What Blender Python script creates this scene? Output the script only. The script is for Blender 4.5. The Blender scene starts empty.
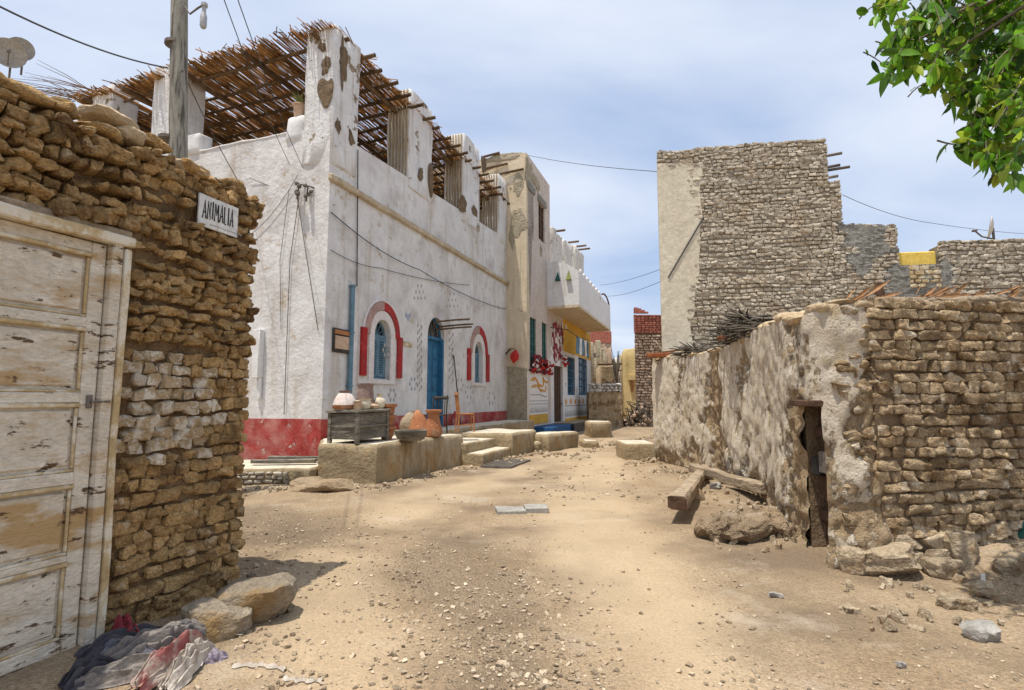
import bpy, math, random
import numpy as np
from mathutils import Vector, noise, geometry, Matrix
rng = np.random.default_rng(7)
random.seed(7)
sc = bpy.context.scene
COL = sc.collection
R = math.radians

# ---------------------------------------------------------------- camera
W, H, F = 1024, 690, 540.0
EYE = 1.5
PITCH = math.atan(55/F)
cd = bpy.data.cameras.new('camera'); cam = bpy.data.objects.new('camera', cd); COL.objects.link(cam)
cam.location = (0, 0, EYE); cam.rotation_euler = (math.pi/2+PITCH, 0, 0)
cd.sensor_width = 36; cd.lens = F/W*36; cd.clip_end = 3000; cd.clip_start = .05
sc.camera = cam
CO = np.array([0, 0, EYE])

def ray(px, py):
    a, b = (px-W/2)/F, (H/2-py)/F
    return np.array([a, math.cos(PITCH)-math.sin(PITCH)*b, math.sin(PITCH)+math.cos(PITCH)*b])
def on_z(px, py, z=0.0):
    d = ray(px, py); return CO+d*((z-EYE)/d[2])
def at_y(px, py, Y):
    d = ray(px, py); return CO+d*(Y/d[1])

class Frame:
    def __init__(s, o, d):
        d = np.array(d[:2], float); d /= np.linalg.norm(d)
        s.o = np.array([o[0], o[1], o[2] if len(o) > 2 else 0.0]); s.x = np.array([d[0], d[1], 0]); s.y = np.array([-d[1], d[0], 0]); s.z = np.array([0, 0, 1.0])
        s.ang = math.atan2(d[1], d[0])
    def w(s, v):
        v = np.atleast_2d(np.asarray(v, float))
        return s.o+v[:, :1]*s.x+v[:, 1:2]*s.y+v[:, 2:3]*s.z
    def p(s, x, y, z): return s.w([[x, y, z]])[0]
    def py(s, px, py_, y0=0.0):          # the point of the plane local y = y0 seen at a pixel
        d = ray(px, py_); t = (y0-np.dot(CO-s.o, s.y))/np.dot(d, s.y); q = CO+d*t-s.o
        return float(np.dot(q, s.x)), float(q[2])
    def px(s, px, py_, x0=0.0):
        d = ray(px, py_); t = (x0-np.dot(CO-s.o, s.x))/np.dot(d, s.x); q = CO+d*t-s.o
        return float(np.dot(q, s.y)), float(q[2])
WORLD = Frame((0, 0, 0), (1, 0))

# ---------------------------------------------------------------- terrain height
GAUSS = []
def bump_at(px, py, h, rx, ry, ang=0.0):
    p = on_z(px, py); GAUSS.append((p[0], p[1], h, rx, ry, ang))
bump_at(40, 668, .07, .6, .35, 1.2); bump_at(150, 640, .03, .5, .3)
bump_at(755, 520, .16, .55, .5, 0); bump_at(722, 496, .12, .7, .7); bump_at(790, 545, .12, .35, .3)
bump_at(690, 475, .10, .8, .8); bump_at(930, 555, .16, 1.0, .35); bump_at(1010, 565, .2, .9, .5)
bump_at(640, 470, .05, 1.2, 1.4); bump_at(300, 490, .06, 1.6, .5); bump_at(460, 560, .04, 2.0, .6, .4)
bump_at(620, 600, -.04, 1.3, .5); bump_at(300, 560, .03, .8, .5)
def gh(x, y):
    z = 0.0
    for gx, gy, h, rx, ry, a in GAUSS:
        dx, dy = x-gx, y-gy
        if abs(dx) > 6 or abs(dy) > 6: continue
        u = dx*math.cos(a)+dy*math.sin(a); v = -dx*math.sin(a)+dy*math.cos(a)
        z += h*math.exp(-(u/rx)**2-(v/ry)**2)
    r = math.hypot(x, y)
    if r < 45:
        k = max(0, 1-r/45)
        z += k*(.035*noise.noise((x*.45, y*.45, 3.1))+.02*noise.noise((x*1.5, y*1.5, 7.7))+.009*noise.noise((x*5, y*5, 1.3))+.005*noise.noise((x*14, y*14, 2.3)))
    return z
def G(px, py, dz=0.0):
    p = on_z(px, py)
    for _ in range(4): p = on_z(px, py, gh(p[0], p[1]))
    return np.array([p[0], p[1], gh(p[0], p[1])+dz])

# ---------------------------------------------------------------- mesh builder
def tmpl(n, k):
    idx = {}; V = []; Fs = []
    def vid(p):
        key = tuple(np.round(p, 5))
        if key not in idx: idx[key] = len(V); V.append(p)
        return idx[key]
    for ax in range(3):
        for sg in (-1, 1):
            for i in range(n):
                for j in range(n):
                    q = []
                    for a, b in ((i, j), (i+1, j), (i+1, j+1), (i, j+1)):
                        p = [0, 0, 0]; p[ax] = sg; p[(ax+1) % 3] = -1+2*a/n; p[(ax+2) % 3] = -1+2*b/n; q.append(vid(tuple(p)))
                    Fs.append(q if sg > 0 else q[::-1])
    V = np.array(V, float); nr = (np.abs(V)**k).sum(1)**(1/k)
    return V/nr[:, None], Fs
TM = {}
def rotm(a, b, c):
    ca, sa, cb, sb, cc, s2 = math.cos(a), math.sin(a), math.cos(b), math.sin(b), math.cos(c), math.sin(c)
    return np.array([[cc, -s2, 0], [s2, cc, 0], [0, 0, 1]])@np.array([[cb, 0, sb], [0, 1, 0], [-sb, 0, cb]])@np.array([[1, 0, 0], [0, ca, -sa], [0, sa, ca]])

class MB:
    def __init__(s, fr=WORLD): s.V = []; s.F = []; s.M = []; s.n = 0; s.fr = fr
    def add(s, v, f, mi=0):
        v = np.asarray(v, float); s.V.append(s.fr.w(v))
        n = s.n; s.F.extend([tuple(i+n for i in q) for q in f]); s.M.extend([mi]*len(f)); s.n += len(v); return s
    def box(s, x0, x1, y0, y1, z0, z1, mi=0):
        v = [(x, y, z) for z in (z0, z1) for y in (y0, y1) for x in (x0, x1)]
        return s.add(v, [(0, 2, 3, 1), (4, 5, 7, 6), (0, 1, 5, 4), (2, 6, 7, 3), (0, 4, 6, 2), (1, 3, 7, 5)], mi)
    def rbox(s, x0, x1, y0, y1, z0, z1, r=.02, mi=0, wob=0.0, n=1):
        """bevelled box: chamfered edges, faces cut n times and wobbled"""
        V, Fs = TMB(n); lo = np.array([x0, y0, z0]); hi = np.array([x1, y1, z1]); c = (lo+hi)/2; h = (hi-lo)/2
        r = min(r, h.min()*.9)
        v = V.copy(); core = np.sign(v)*np.minimum(np.abs(v), 1)
        inner = np.clip(v, -1, 1)*(h-r)
        # V holds unit-cube grid coords in +-1; shell direction separately
        d = TMBD[n]; p = c+inner+d*r
        if wob:
            q = s.fr.w(p)
            p = p+np.array([[noise.noise((a*2.1, b*2.1, cc*2.1+5)), noise.noise((a*2.1+9, b*2.1, cc*2.1)), noise.noise((a*2.1, b*2.1+7, cc*2.1))] for a, b, cc in q])*wob
        return s.add(p, Fs, mi)
    def stone(s, c, size, rot=(0, 0, 0), k=4, amp=.08, n=3, mi=0, cuts=0):
        if (n, k) not in TM: TM[(n, k)] = tmpl(n, k)
        V, Fs = TM[(n, k)]
        d = np.zeros(len(V)); fr = 1.3
        for j in range(6):
            w = rng.normal(size=3)*fr; d += np.sin(V@w+rng.uniform(0, 6.28))*amp*(1.0/(1+.35*j)); fr *= 1.28
        v = V*(1+d[:, None])
        for j in range(cuts):
            q = rng.normal(size=3); q /= np.linalg.norm(q); lim = rng.uniform(.62, .98)*(np.abs(q).sum()**.5); o_ = np.maximum(0, v@q-lim); v = v-o_[:, None]*q
        v = v*np.array(size)/2
        return s.add(v@rotm(*rot).T+np.array(c), Fs, mi)
    def tube(s, pts, rad, seg=6, mi=0, cap=True):
        P = np.array(pts, float); n = len(P); rad = [rad]*n if np.isscalar(rad) else rad
        v = []; up = np.array([0, 0, 1.0])
        for i in range(n):
            t = P[min(i+1, n-1)]-P[max(i-1, 0)]; t /= (np.linalg.norm(t)+1e-9)
            a = np.cross(t, up) if abs(t[2]) < .95 else np.cross(t, [1, 0, 0]); a /= np.linalg.norm(a); b = np.cross(a, t)
            for k in range(seg):
                th = 2*math.pi*k/seg; v.append(P[i]+rad[i]*(a*math.cos(th)+b*math.sin(th)))
        f = [(i*seg+k, i*seg+(k+1) % seg, (i+1)*seg+(k+1) % seg, (i+1)*seg+k) for i in range(n-1) for k in range(seg)]
        if cap: f += [tuple(range(seg))[::-1], tuple((n-1)*seg+k for k in range(seg))]
        return s.add(v, f, mi)
    def lathe(s, prof, c=(0, 0, 0), seg=20, mi=0, tilt=(0, 0, 0)):
        v = [(r*math.cos(2*math.pi*k/seg), r*math.sin(2*math.pi*k/seg), z) for r, z in prof for k in range(seg)]
        v = np.array(v)@rotm(*tilt).T+np.array(c); n = len(prof)
        f = [(i*seg+k, i*seg+(k+1) % seg, (i+1)*seg+(k+1) % seg, (i+1)*seg+k) for i in range(n-1) for k in range(seg)]
        return s.add(v, f+[tuple(range(seg))[::-1], tuple((n-1)*seg+k for k in range(seg))], mi)
    def prism(s, poly, z0, z1, mi=0):      # poly in local xy, counter-clockwise
        n = len(poly); tri = geometry.tessellate_polygon([[Vector((p[0], p[1], 0)) for p in poly]])
        v = [(p[0], p[1], z0) for p in poly]+[(p[0], p[1], z1) for p in poly]
        f = [tuple(t)[::-1] for t in tri]+[tuple(i+n for i in t) for t in tri]+[(i, (i+1) % n, (i+1) % n+n, i+n) for i in range(n)]
        return s.add(v, f, mi)
    def panel(s, outer, holes, f0, f1, mi=0, axis='y'):
        """wall slab: outline and openings given in (along, z), from depth f0 (front) to f1 (back)"""
        loops = [outer]+holes; flat = [p for l in loops for p in l]; N = len(flat)
        tri = geometry.tessellate_polygon([[Vector((p[0], p[1], 0)) for p in l] for l in loops])
        mk = (lambda p, d: (p[0], d, p[1])) if axis == 'y' else (lambda p, d: (d, p[0], p[1]))
        v = [mk(p, f0) for p in flat]+[mk(p, f1) for p in flat]
        f = [tuple(t) for t in tri]+[tuple(i+N for i in t)[::-1] for t in tri]; o = 0
        for l in loops:
            n = len(l); f += [(o+i, o+(i+1) % n, o+(i+1) % n+N, o+i+N) for i in range(n)]; o += n
        return s.add(v, f, mi)
    def build(s, name, mats, parent=None, local=False, smooth=None, fix=True, rough=None):
        V = np.concatenate(s.V) if s.V else np.zeros((0, 3))
        for amp, fr_ in (rough or ()):
            rg_ = np.random.default_rng(int(fr_*10)); K = rg_.normal(size=(14, 3))*fr_*2.2; ph = rg_.uniform(0, 6.28, 14); A = rg_.normal(size=(14, 3))/14**.5*amp*1.3
            wv = V+.25/fr_*np.sin(V[:, [1, 2, 0]]*fr_*3.1); V = V+np.sin(wv@K.T+ph)@A
        if parent is not None and not local: V = V-np.array(wloc(parent))
        me = bpy.data.meshes.new(name); me.from_pydata(V.tolist(), [], s.F)
        mats = mats if isinstance(mats, (list, tuple)) else [mats]
        for m_ in mats: me.materials.append(m_)
        if len(mats) > 1: me.polygons.foreach_set('material_index', s.M)
        if fix:
            import bmesh
            bm = bmesh.new(); bm.from_mesh(me); bmesh.ops.recalc_face_normals(bm, faces=bm.faces); bm.to_mesh(me); bm.free()
        if smooth is not None:
            me.polygons.foreach_set('use_smooth', [True]*len(me.polygons))
            if smooth < 180: me.set_sharp_from_angle(angle=R(smooth))
        me.update(); o = bpy.data.objects.new(name, me); COL.objects.link(o)
        if parent is not None: o.parent = parent
        return o
def wloc(o):
    l = Vector(o.location); p = o.parent
    while p: l = l+p.location; p = p.parent
    return l
_B = {}; TMBD = {}
def TMB(n):
    if n in _B: return _B[n]
    # cube grid of (n+2)^2 per face: first/last rows are the chamfer
    idx = {}; V = []; D = []; Fs = []
    ts = [-1]+[-1+2*i/n for i in range(n+1)]+[1]; ds = [-1]+[0]*(n+1)+[1]
    m = len(ts)
    def vid(p, d):
        key = (tuple(np.round(p, 5)), tuple(d))
        if key not in idx:
            idx[key] = len(V); V.append(p); dd = np.array(d, float); D.append(dd/max(1, np.linalg.norm(dd))**.6)
        return idx[key]
    for ax in range(3):
        for sg in (-1, 1):
            def P(i, j):
                p = [0, 0, 0]; d = [0, 0, 0]; p[ax] = sg; d[ax] = sg
                p[(ax+1) % 3] = ts[i]; p[(ax+2) % 3] = ts[j]
                # chamfer ring belongs to neighbour faces: fold rim at half
                d[(ax+1) % 3] = 0; d[(ax+2) % 3] = 0
                return vid(p, d)
            for i in range(1, m-2):
                for j in range(1, m-2):
                    q = [P(i, j), P(i+1, j), P(i+1, j+1), P(i, j+1)]; Fs.append(q if sg > 0 else q[::-1])
    # edge chamfers
    g = [-1+2*i/n for i in range(n+1)]
    for ax in range(3):
        a1, a2 = (ax+1) % 3, (ax+2) % 3
        for s1 in (-1, 1):
            for s2 in (-1, 1):
                for i in range(n):
                    def E(t, which):
                        p = [0, 0, 0]; d = [0, 0, 0]; p[ax] = t; p[a1] = s1; p[a2] = s2; d[a1 if which == 1 else a2] = s1 if which == 1 else s2
                        return vid(p, d)
                    Fs.append([E(g[i], 1), E(g[i+1], 1), E(g[i+1], 2), E(g[i], 2)])
    for s0 in (-1, 1):
        for s1 in (-1, 1):
            for s2 in (-1, 1):
                p = [s0, s1, s2]; Fs.append([vid(p, [s0, 0, 0]), vid(p, [0, s1, 0]), vid(p, [0, 0, s2])])
    _B[n] = (np.array(V, float), Fs); TMBD[n] = np.array(D); return _B[n]

def tag(o, label=None, cat=None, group=None, kind=None):
    if label: o['label'] = label
    if cat: o['category'] = cat
    if group: o['group'] = group
    if kind: o['kind'] = kind
    return o
def empty(name, loc, label, cat, group=None, rz=0.0):
    o = bpy.data.objects.new(name, None); COL.objects.link(o); o.location = [float(v) for v in loc]; o.rotation_euler = (0, 0, rz)
    o.empty_display_size = .2
    return tag(o, label, cat, group)
def copy_tree(o, parent=None):
    c = o.copy(); COL.objects.link(c); c.parent = parent
    for ch in [q for q in COL.objects if q.parent == o]: copy_tree(ch, c)
    return c

# ---------------------------------------------------------------- materials
def mat(name, c1, c2, scale=2.0, rough=.92, bump=.4, bscale=30, bdist=.02, c3=None, s3=.9, t3=(.55, .65), c4=None, s4=4, t4=(.6, .66), island=0.0,
        streak=None, fa=.2, sc3=1.0, voro=None, spec=.25, st=(1, 1, 1), det=8, metal=0.0, trans=0.0):
    m = bpy.data.materials.new(name); m.use_nodes = True; nt = m.node_tree; N = nt.nodes; L = nt.links
    b = N['Principled BSDF']; b.inputs['Roughness'].default_value = rough; b.inputs['Specular IOR Level'].default_value = spec; b.inputs['Metallic'].default_value = metal
    tc = N.new('ShaderNodeTexCoord'); mp = N.new('ShaderNodeMapping'); mp.inputs['Scale'].default_value = st; L.new(tc.outputs['Object'], mp.inputs[0])
    def nz(s_, d=det, src=None, r=.6):
        n = N.new('ShaderNodeTexNoise'); n.inputs['Scale'].default_value = s_; n.inputs['Detail'].default_value = d; n.inputs['Roughness'].default_value = r
        L.new(src or mp.outputs[0], n.inputs['Vector']); return n.outputs['Fac']
    def ramp(f, a, b_, ca=(0, 0, 0, 1), cb=(1, 1, 1, 1)):
        r = N.new('ShaderNodeValToRGB'); e = r.color_ramp.elements; e[0].position = a; e[1].position = b_; e[0].color = ca; e[1].color = cb; L.new(f, r.inputs[0]); return r.outputs[0]
    def mix(f, a, b_, mode='MIX'):
        x = N.new('ShaderNodeMix'); x.data_type = 'RGBA'; x.blend_type = mode; x.clamp_result = False
        if isinstance(f, (int, float)): x.inputs[0].default_value = f
        else: L.new(f, x.inputs[0])
        for i, v in ((6, a), (7, b_)):
            if isinstance(v, tuple): x.inputs[i].default_value = v
            else: L.new(v, x.inputs[i])
        return x.outputs[2]
    c = ramp(nz(scale), .32, .68, (*c1, 1), (*c2, 1))
    fine = ramp(nz(bscale*.7, 7, r=.75), .34, .66, (1-fa, 1-fa, 1-fa, 1), (1+fa*.9, 1+fa*.9, 1+fa*.9, 1))
    c = mix(1.0, c, fine, 'MULTIPLY')
    if c3: c = mix(ramp(nz(s3, 10), *t3), c, (*c3, 1))
    if c4: c = mix(ramp(nz(s4, 10, r=.7), *t4), c, (*c4, 1))
    if streak:
        m2 = N.new('ShaderNodeMapping'); m2.inputs['Scale'].default_value = (streak[1], streak[1], streak[1]*.08); L.new(tc.outputs['Object'], m2.inputs[0])
        c = mix(ramp(nz(1.0, 8, m2.outputs[0]), streak[2], streak[3]), c, (*streak[0], 1))
    if island:
        g = N.new('ShaderNodeNewGeometry'); r = ramp(g.outputs['Random Per Island'], 0, 1, (1-island, 1-island*1.02, 1-island*1.08, 1), (1+island, 1+island, 1+island*.95, 1)); c = mix(1.0, c, r, 'MULTIPLY')
    L.new(c, b.inputs['Base Color'])
    if bump:
        f1, f2 = nz(bscale, 6), nz(bscale/5, 6)
        ad = N.new('ShaderNodeMath'); ad.operation = 'MULTIPLY_ADD'; ad.inputs[1].default_value = 2.2; L.new(f2, ad.inputs[0]); L.new(f1, ad.inputs[2]); src = ad.outputs[0]
        if voro:
            v = N.new('ShaderNodeTexVoronoi'); v.inputs['Scale'].default_value = voro; L.new(mp.outputs[0], v.inputs['Vector'])
            a2 = N.new('ShaderNodeMath'); a2.operation = 'ADD'; L.new(src, a2.inputs[0]); L.new(v.outputs['Distance'], a2.inputs[1]); src = a2.outputs[0]
        bp = N.new('ShaderNodeBump'); bp.inputs['Strength'].default_value = bump; bp.inputs['Distance'].default_value = bdist; L.new(src, bp.inputs['Height']); L.new(bp.outputs[0], b.inputs['Normal'])
    if trans:
        t = N.new('ShaderNodeBsdfTranslucent'); L.new(c, t.inputs['Color']); mx = N.new('ShaderNodeMixShader'); mx.inputs[0].default_value = trans
        L.new(b.outputs[0], mx.inputs[1]); L.new(t.outputs[0], mx.inputs[2]); L.new(mx.outputs[0], N['Material Output'].inputs['Surface'])
    return m

M_ = {}
M_['sand'] = mat('sand', (.35, .25, .15), (.465, .35, .225), 1.1, bump=1, bscale=60, bdist=.026, c3=(.24, .175, .112), s3=.6, t3=(.47, .62), c4=(.49, .405, .30), s4=.8, t4=(.55, .7), voro=60, fa=.36)
M_['pebble'] = mat('pebble', (.26, .19, .125), (.50, .41, .30), 3, bump=.5, bscale=60, island=.5)
M_['mudstone'] = mat('mud_stone', (.45, .27, .11), (.68, .46, .215), 7, bump=1, bscale=60, bdist=.05, c3=(.26, .155, .07), s3=4, t3=(.52, .62), c4=(.68, .53, .34), s4=9, t4=(.57, .64), island=.26, fa=.42)
M_['mudmortar'] = mat('mud_mortar', (.13, .08, .038), (.27, .175, .09), 6, bump=1, bscale=40, bdist=.04, fa=.35)
M_['whitesmear'] = mat('lime_smear', (.40, .29, .165), (.54, .41, .26), 8, bump=1, bscale=50, bdist=.03, c4=(.70, .63, .52), s4=11, t4=(.49, .55), island=.15, fa=.25)
M_['mudcap'] = mat('mud_cap', (.46, .34, .20), (.60, .47, .31), 6, bump=.9, bscale=40, bdist=.03, island=.15)
M_['rock'] = mat('rock', (.27, .22, .16), (.42, .35, .26), 5, bump=1, bscale=40, bdist=.04, c3=(.34, .22, .10), s3=2.2, t3=(.5, .62), island=.14, fa=.3)
M_['mudrock'] = mat('mud_rock', (.40, .31, .20), (.58, .47, .33), 5, bump=1, bscale=40, bdist=.04, c3=(.30, .2, .11), s3=4, t3=(.54, .66), island=.14, fa=.3)
M_['oldwhitewood'] = mat('old_white_paint_wood', (.56, .49, .38), (.74, .68, .57), 3, bump=.8, bscale=35, bdist=.012, st=(.3, 1, 2.6), c3=(.46, .31, .15), s3=2.0, t3=(.50, .60), c4=(.12, .075, .04), s4=7, t4=(.585, .62), rough=.8)
M_['ochrewood'] = mat('ochre_wood', (.42, .30, .15), (.58, .47, .28), 5, bump=.6, bscale=40, bdist=.008, c4=(.68, .62, .50), s4=5, t4=(.48, .58), c3=(.16, .09, .04), s3=5, t3=(.6, .7))
M_['greywood'] = mat('grey_wood', (.10, .088, .07), (.28, .25, .2), 4, bump=1, bscale=30, bdist=.02, st=(.4, .4, 2), island=.2, fa=.4)
M_['drywood'] = mat('dry_wood', (.22, .165, .11), (.42, .33, .23), 5, bump=1, bscale=30, bdist=.025, st=(.6, .6, 1.6), c4=(.12, .085, .06), s4=9, t4=(.58, .66), island=.25, fa=.35)
M_['redwood'] = mat('red_wood', (.20, .06, .022), (.34, .12, .045), 10, bump=.6, bscale=50)
M_['brownwood'] = mat('brown_wood', (.06, .035, .022), (.13, .075, .048), 5, bump=.5, bscale=40)
M_['reed'] = mat('reed', (.30, .165, .07), (.56, .35, .165), 3, bump=.3, bscale=40, island=.6, trans=.3)
M_['pole'] = mat('pole', (.09, .055, .03), (.18, .12, .07), 5, bump=.6, bscale=40, island=.3)
M_['utility'] = mat('utility_pole', (.20, .19, .16), (.34, .32, .27), 3, bump=.7, bscale=30, st=(1, 1, .2), streak=((.10, .09, .07), 14, .5, .6))
M_['white'] = mat('white_wash', (.61, .59, .56), (.76, .745, .72), 1.4, bump=.6, bscale=12, bdist=.025, c3=(.46, .43, .40), s3=1.1, t3=(.51, .72), streak=((.44, .36, .27), 2.8, .56, .76), c4=(.46, .37, .26), s4=2.3, t4=(.58, .67), fa=.08)
M_['whiteclean'] = mat('white_plain', (.68, .67, .65), (.78, .77, .75), 2, bump=.5, bscale=16, bdist=.02, streak=((.50, .45, .38), 5, .56, .8), c4=(.30, .23, .16), s4=2.0, t4=(.625, .635), fa=.07)
M_['pillarwhite'] = mat('pillar_white', (.64, .63, .61), (.76, .75, .73), 2, bump=.6, bscale=16, bdist=.03, streak=((.42, .36, .3), 6, .52, .76), c4=(.25, .19, .12), s4=1.5, t4=(.60, .61), fa=.07)
M_['redpaint'] = mat('red_paint', (.31, .035, .03), (.42, .07, .06), 3, bump=.5, bscale=16, bdist=.02, c3=(.50, .24, .20), s3=1.9, t3=(.44, .70), c4=(.55, .47, .4), s4=7, t4=(.58, .66), fa=.15)
M_['redtrim'] = mat('red_trim', (.34, .02, .022), (.44, .045, .04), 5, bump=.5, bscale=30, c4=(.55, .4, .36), s4=9, t4=(.60, .68), c3=(.28, .05, .045), s3=3, t3=(.5, .6), fa=.15)
M_['browntrim'] = mat('faded_brown_trim', (.34, .21, .18), (.46, .31, .27), 5, bump=.4, bscale=30, c4=(.6, .5, .45), s4=5, t4=(.6, .7))
M_['palepink'] = mat('pale_trim', (.66, .60, .56), (.76, .72, .68), 5, bump=.3, bscale=30)
M_['bluepaint'] = mat('blue_paint', (.02, .10, .20), (.035, .17, .30), 5, bump=.3, bscale=30, rough=.6, c4=(.10, .22, .30), s4=6, t4=(.6, .7))
M_['bluegrey'] = mat('faded_blue', (.10, .19, .25), (.17, .28, .34), 5, bump=.3, bscale=30, rough=.7)
M_['plinthblue'] = mat('plinth_blue', (.01, .06, .16), (.02, .10, .24), 5, bump=.3, bscale=30, rough=.7)
M_['glass'] = mat('dark_glass', (.02, .025, .03), (.05, .055, .06), 3, bump=0, rough=.2, spec=.5)
M_['green'] = mat('green_shutter', (.015, .08, .07), (.03, .12, .10), 5, bump=.3, bscale=40, rough=.7)
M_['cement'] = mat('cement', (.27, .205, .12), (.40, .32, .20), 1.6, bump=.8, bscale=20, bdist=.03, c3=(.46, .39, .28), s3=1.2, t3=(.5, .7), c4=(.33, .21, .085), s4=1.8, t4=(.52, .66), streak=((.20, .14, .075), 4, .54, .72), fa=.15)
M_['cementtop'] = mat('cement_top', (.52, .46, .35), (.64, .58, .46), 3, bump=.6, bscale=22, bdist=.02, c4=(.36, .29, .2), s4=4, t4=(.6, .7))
M_['cornice'] = mat('cornice_paint', (.40, .32, .21), (.55, .47, .34), 2, bump=.6, bscale=20, bdist=.02, c4=(.62, .56, .46), s4=2, t4=(.55, .65))
M_['cream'] = mat('cream_plaster', (.58, .48, .33), (.69, .59, .43), 1.2, bump=.5, bscale=14, bdist=.02, c4=(.26, .21, .14), s4=1.4, t4=(.61, .625), streak=((.42, .33, .22), 4, .54, .76), fa=.1)
M_['pinkish'] = mat('dusty_plaster', (.50, .43, .37), (.62, .54, .47), 1.2, bump=.6, bscale=14, bdist=.02, c4=(.34, .27, .2), s4=1.6, t4=(.62, .68), streak=((.40, .33, .27), 4, .6, .8))
M_['roughcast'] = mat('roughcast', (.36, .30, .20), (.52, .46, .34), 6, bump=1, bscale=26, bdist=.05, c4=(.2, .16, .1), s4=10, t4=(.56, .64))
M_['yellow'] = mat('yellow_paint', (.62, .34, .04), (.72, .43, .08), 2, bump=.4, bscale=20, bdist=.02, c4=(.5, .3, .1), s4=3, t4=(.6, .75))
M_['paleyellow'] = mat('pale_yellow', (.56, .41, .17), (.66, .52, .27), 1.5, bump=.4, bscale=14, c4=(.4, .3, .15), s4=2, t4=(.58, .68))
M_['brightyellow'] = mat('yellow_parapet', (.68, .47, .09), (.74, .54, .14), 4, bump=.3, bscale=20)
M_['greymud'] = mat('grey_mud_brick', (.42, .365, .28), (.60, .535, .43), 3, bump=1, bscale=26, bdist=.04, c3=(.47, .38, .27), s3=1.5, t3=(.5, .7), island=.17, fa=.3)
M_['greymortar'] = mat('grey_mortar', (.25, .215, .16), (.38, .33, .255), 5, bump=1, bscale=30, bdist=.04)
M_['palestrip'] = mat('pale_render', (.56, .50, .38), (.66, .60, .47), .8, bump=.4, bscale=12, bdist=.02, c4=(.46, .39, .28), s4=2, t4=(.6, .75))
M_['greyrender'] = mat('grey_render', (.20, .195, .17), (.28, .27, .24), 3, bump=.8, bscale=20, bdist=.03)
M_['redbrick'] = mat('red_brick', (.32, .10, .07), (.42, .16, .11), 5, bump=.8, bscale=30, island=.3)
M_['brownbrick'] = mat('brown_brick', (.32, .22, .155), (.46, .35, .26), 4, bump=.9, bscale=30, island=.25)
M_['frontbrick'] = mat('front_mud_brick', (.42, .295, .165), (.64, .49, .315), 6, bump=1, bscale=50, bdist=.045, c3=(.27, .175, .09), s3=2, t3=(.50, .60), c4=(.70, .60, .46), s4=5, t4=(.56, .64), island=.25, fa=.42)
M_['frontmortar'] = mat('front_mortar', (.15, .10, .055), (.26, .185, .115), 6, bump=1, bscale=40, bdist=.04)
M_['clay'] = mat('terracotta', (.34, .135, .06), (.47, .21, .10), 4, bump=.6, bscale=26, c4=(.5, .36, .24), s4=3, t4=(.54, .7), c3=(.2, .09, .05), s3=5, t3=(.56, .7), fa=.2)
M_['clay2'] = mat('pale_clay', (.50, .34, .22), (.62, .46, .33), 5, bump=.4, bscale=30)
M_['bowlwhite'] = mat('white_pot', (.60, .52, .38), (.74, .68, .52), 5, bump=.3, bscale=30)
M_['basket'] = mat('pink_white_jar', (.62, .48, .42), (.75, .68, .62), 3, bump=.3, bscale=30, c4=(.55, .3, .22), s4=3, t4=(.6, .7))
M_['darkclay'] = mat('dark_clay', (.20, .14, .12), (.30, .21, .18), 5, bump=.6, bscale=30)
M_['stonegrey'] = mat('grey_stone', (.28, .26, .23), (.40, .38, .34), 4, bump=.7, bscale=30)
M_['orangewood'] = mat('chair_wood', (.36, .15, .05), (.48, .22, .09), 5, bump=.3, bscale=40, rough=.7)
M_['darkwood'] = mat('dark_chair', (.04, .035, .03), (.08, .07, .06), 5, bump=.3, bscale=40)
M_['metal'] = mat('grey_metal', (.35, .35, .35), (.48, .48, .48), 5, bump=.2, bscale=40, rough=.5, metal=.3, c4=(.25, .15, .08), s4=4, t4=(.6, .7))
M_['iron'] = mat('rusty_iron', (.10, .09, .08), (.2, .17, .14), 8, bump=.5, bscale=40, rough=.7)
M_['black'] = mat('black', (.015, .015, .015), (.03, .03, .03), 5, bump=0, rough=.6)
M_['wire'] = mat('wire', (.04, .04, .04), (.07, .07, .07), 5, bump=0, rough=.6)
M_['signwhite'] = mat('sign_white', (.62, .62, .60), (.74, .74, .71), 4, bump=.2, bscale=30, rough=.6, c4=(.42, .36, .28), s4=6, t4=(.6, .72), streak=((.45, .38, .3), 20, .56, .75))
M_['leaf'] = mat('leaf', (.07, .21, .012), (.22, .42, .03), 3, bump=0, rough=.4, spec=.35, island=.5, trans=.5)
M_['leafyellow'] = mat('young_leaf', (.22, .34, .02), (.38, .46, .06), 3, bump=0, rough=.5, island=.4, trans=.5)
M_['leafdark'] = mat('old_leaf', (.025, .075, .012), (.06, .13, .02), 3, bump=0, rough=.55, island=.4, trans=.3)
M_['bark'] = mat('bark', (.14, .11, .08), (.24, .2, .15), 6, bump=.9, bscale=30)
M_['frond'] = mat('dry_frond', (.26, .13, .06), (.46, .28, .15), 5, bump=.3, bscale=40, island=.5)
M_['brush'] = mat('dark_brush', (.05, .042, .033), (.16, .135, .105), 5, bump=.3, bscale=40, island=.5)
M_['plantgreen'] = mat('plant_green', (.12, .16, .04), (.3, .3, .12), 5, bump=0, island=.3)
M_['dirt'] = mat('packed_dirt', (.42, .32, .21), (.56, .44, .30), 2, bump=.9, bscale=30, bdist=.03, voro=25)
M_['pinkcloth'] = mat('cloth_pink', (.30, .08, .075), (.40, .2, .17), 8, bump=.4, bscale=60, c4=(.46, .38, .31), s4=8, t4=(.47, .56))
M_['greycloth'] = mat('cloth_grey', (.17, .15, .135), (.31, .27, .235), 6, bump=.4, bscale=60, c4=(.09, .085, .09), s4=5, t4=(.52, .62))
M_['darkcloth'] = mat('cloth_dark', (.035, .035, .04), (.1, .09, .10), 6, bump=.4, bscale=60)
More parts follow.
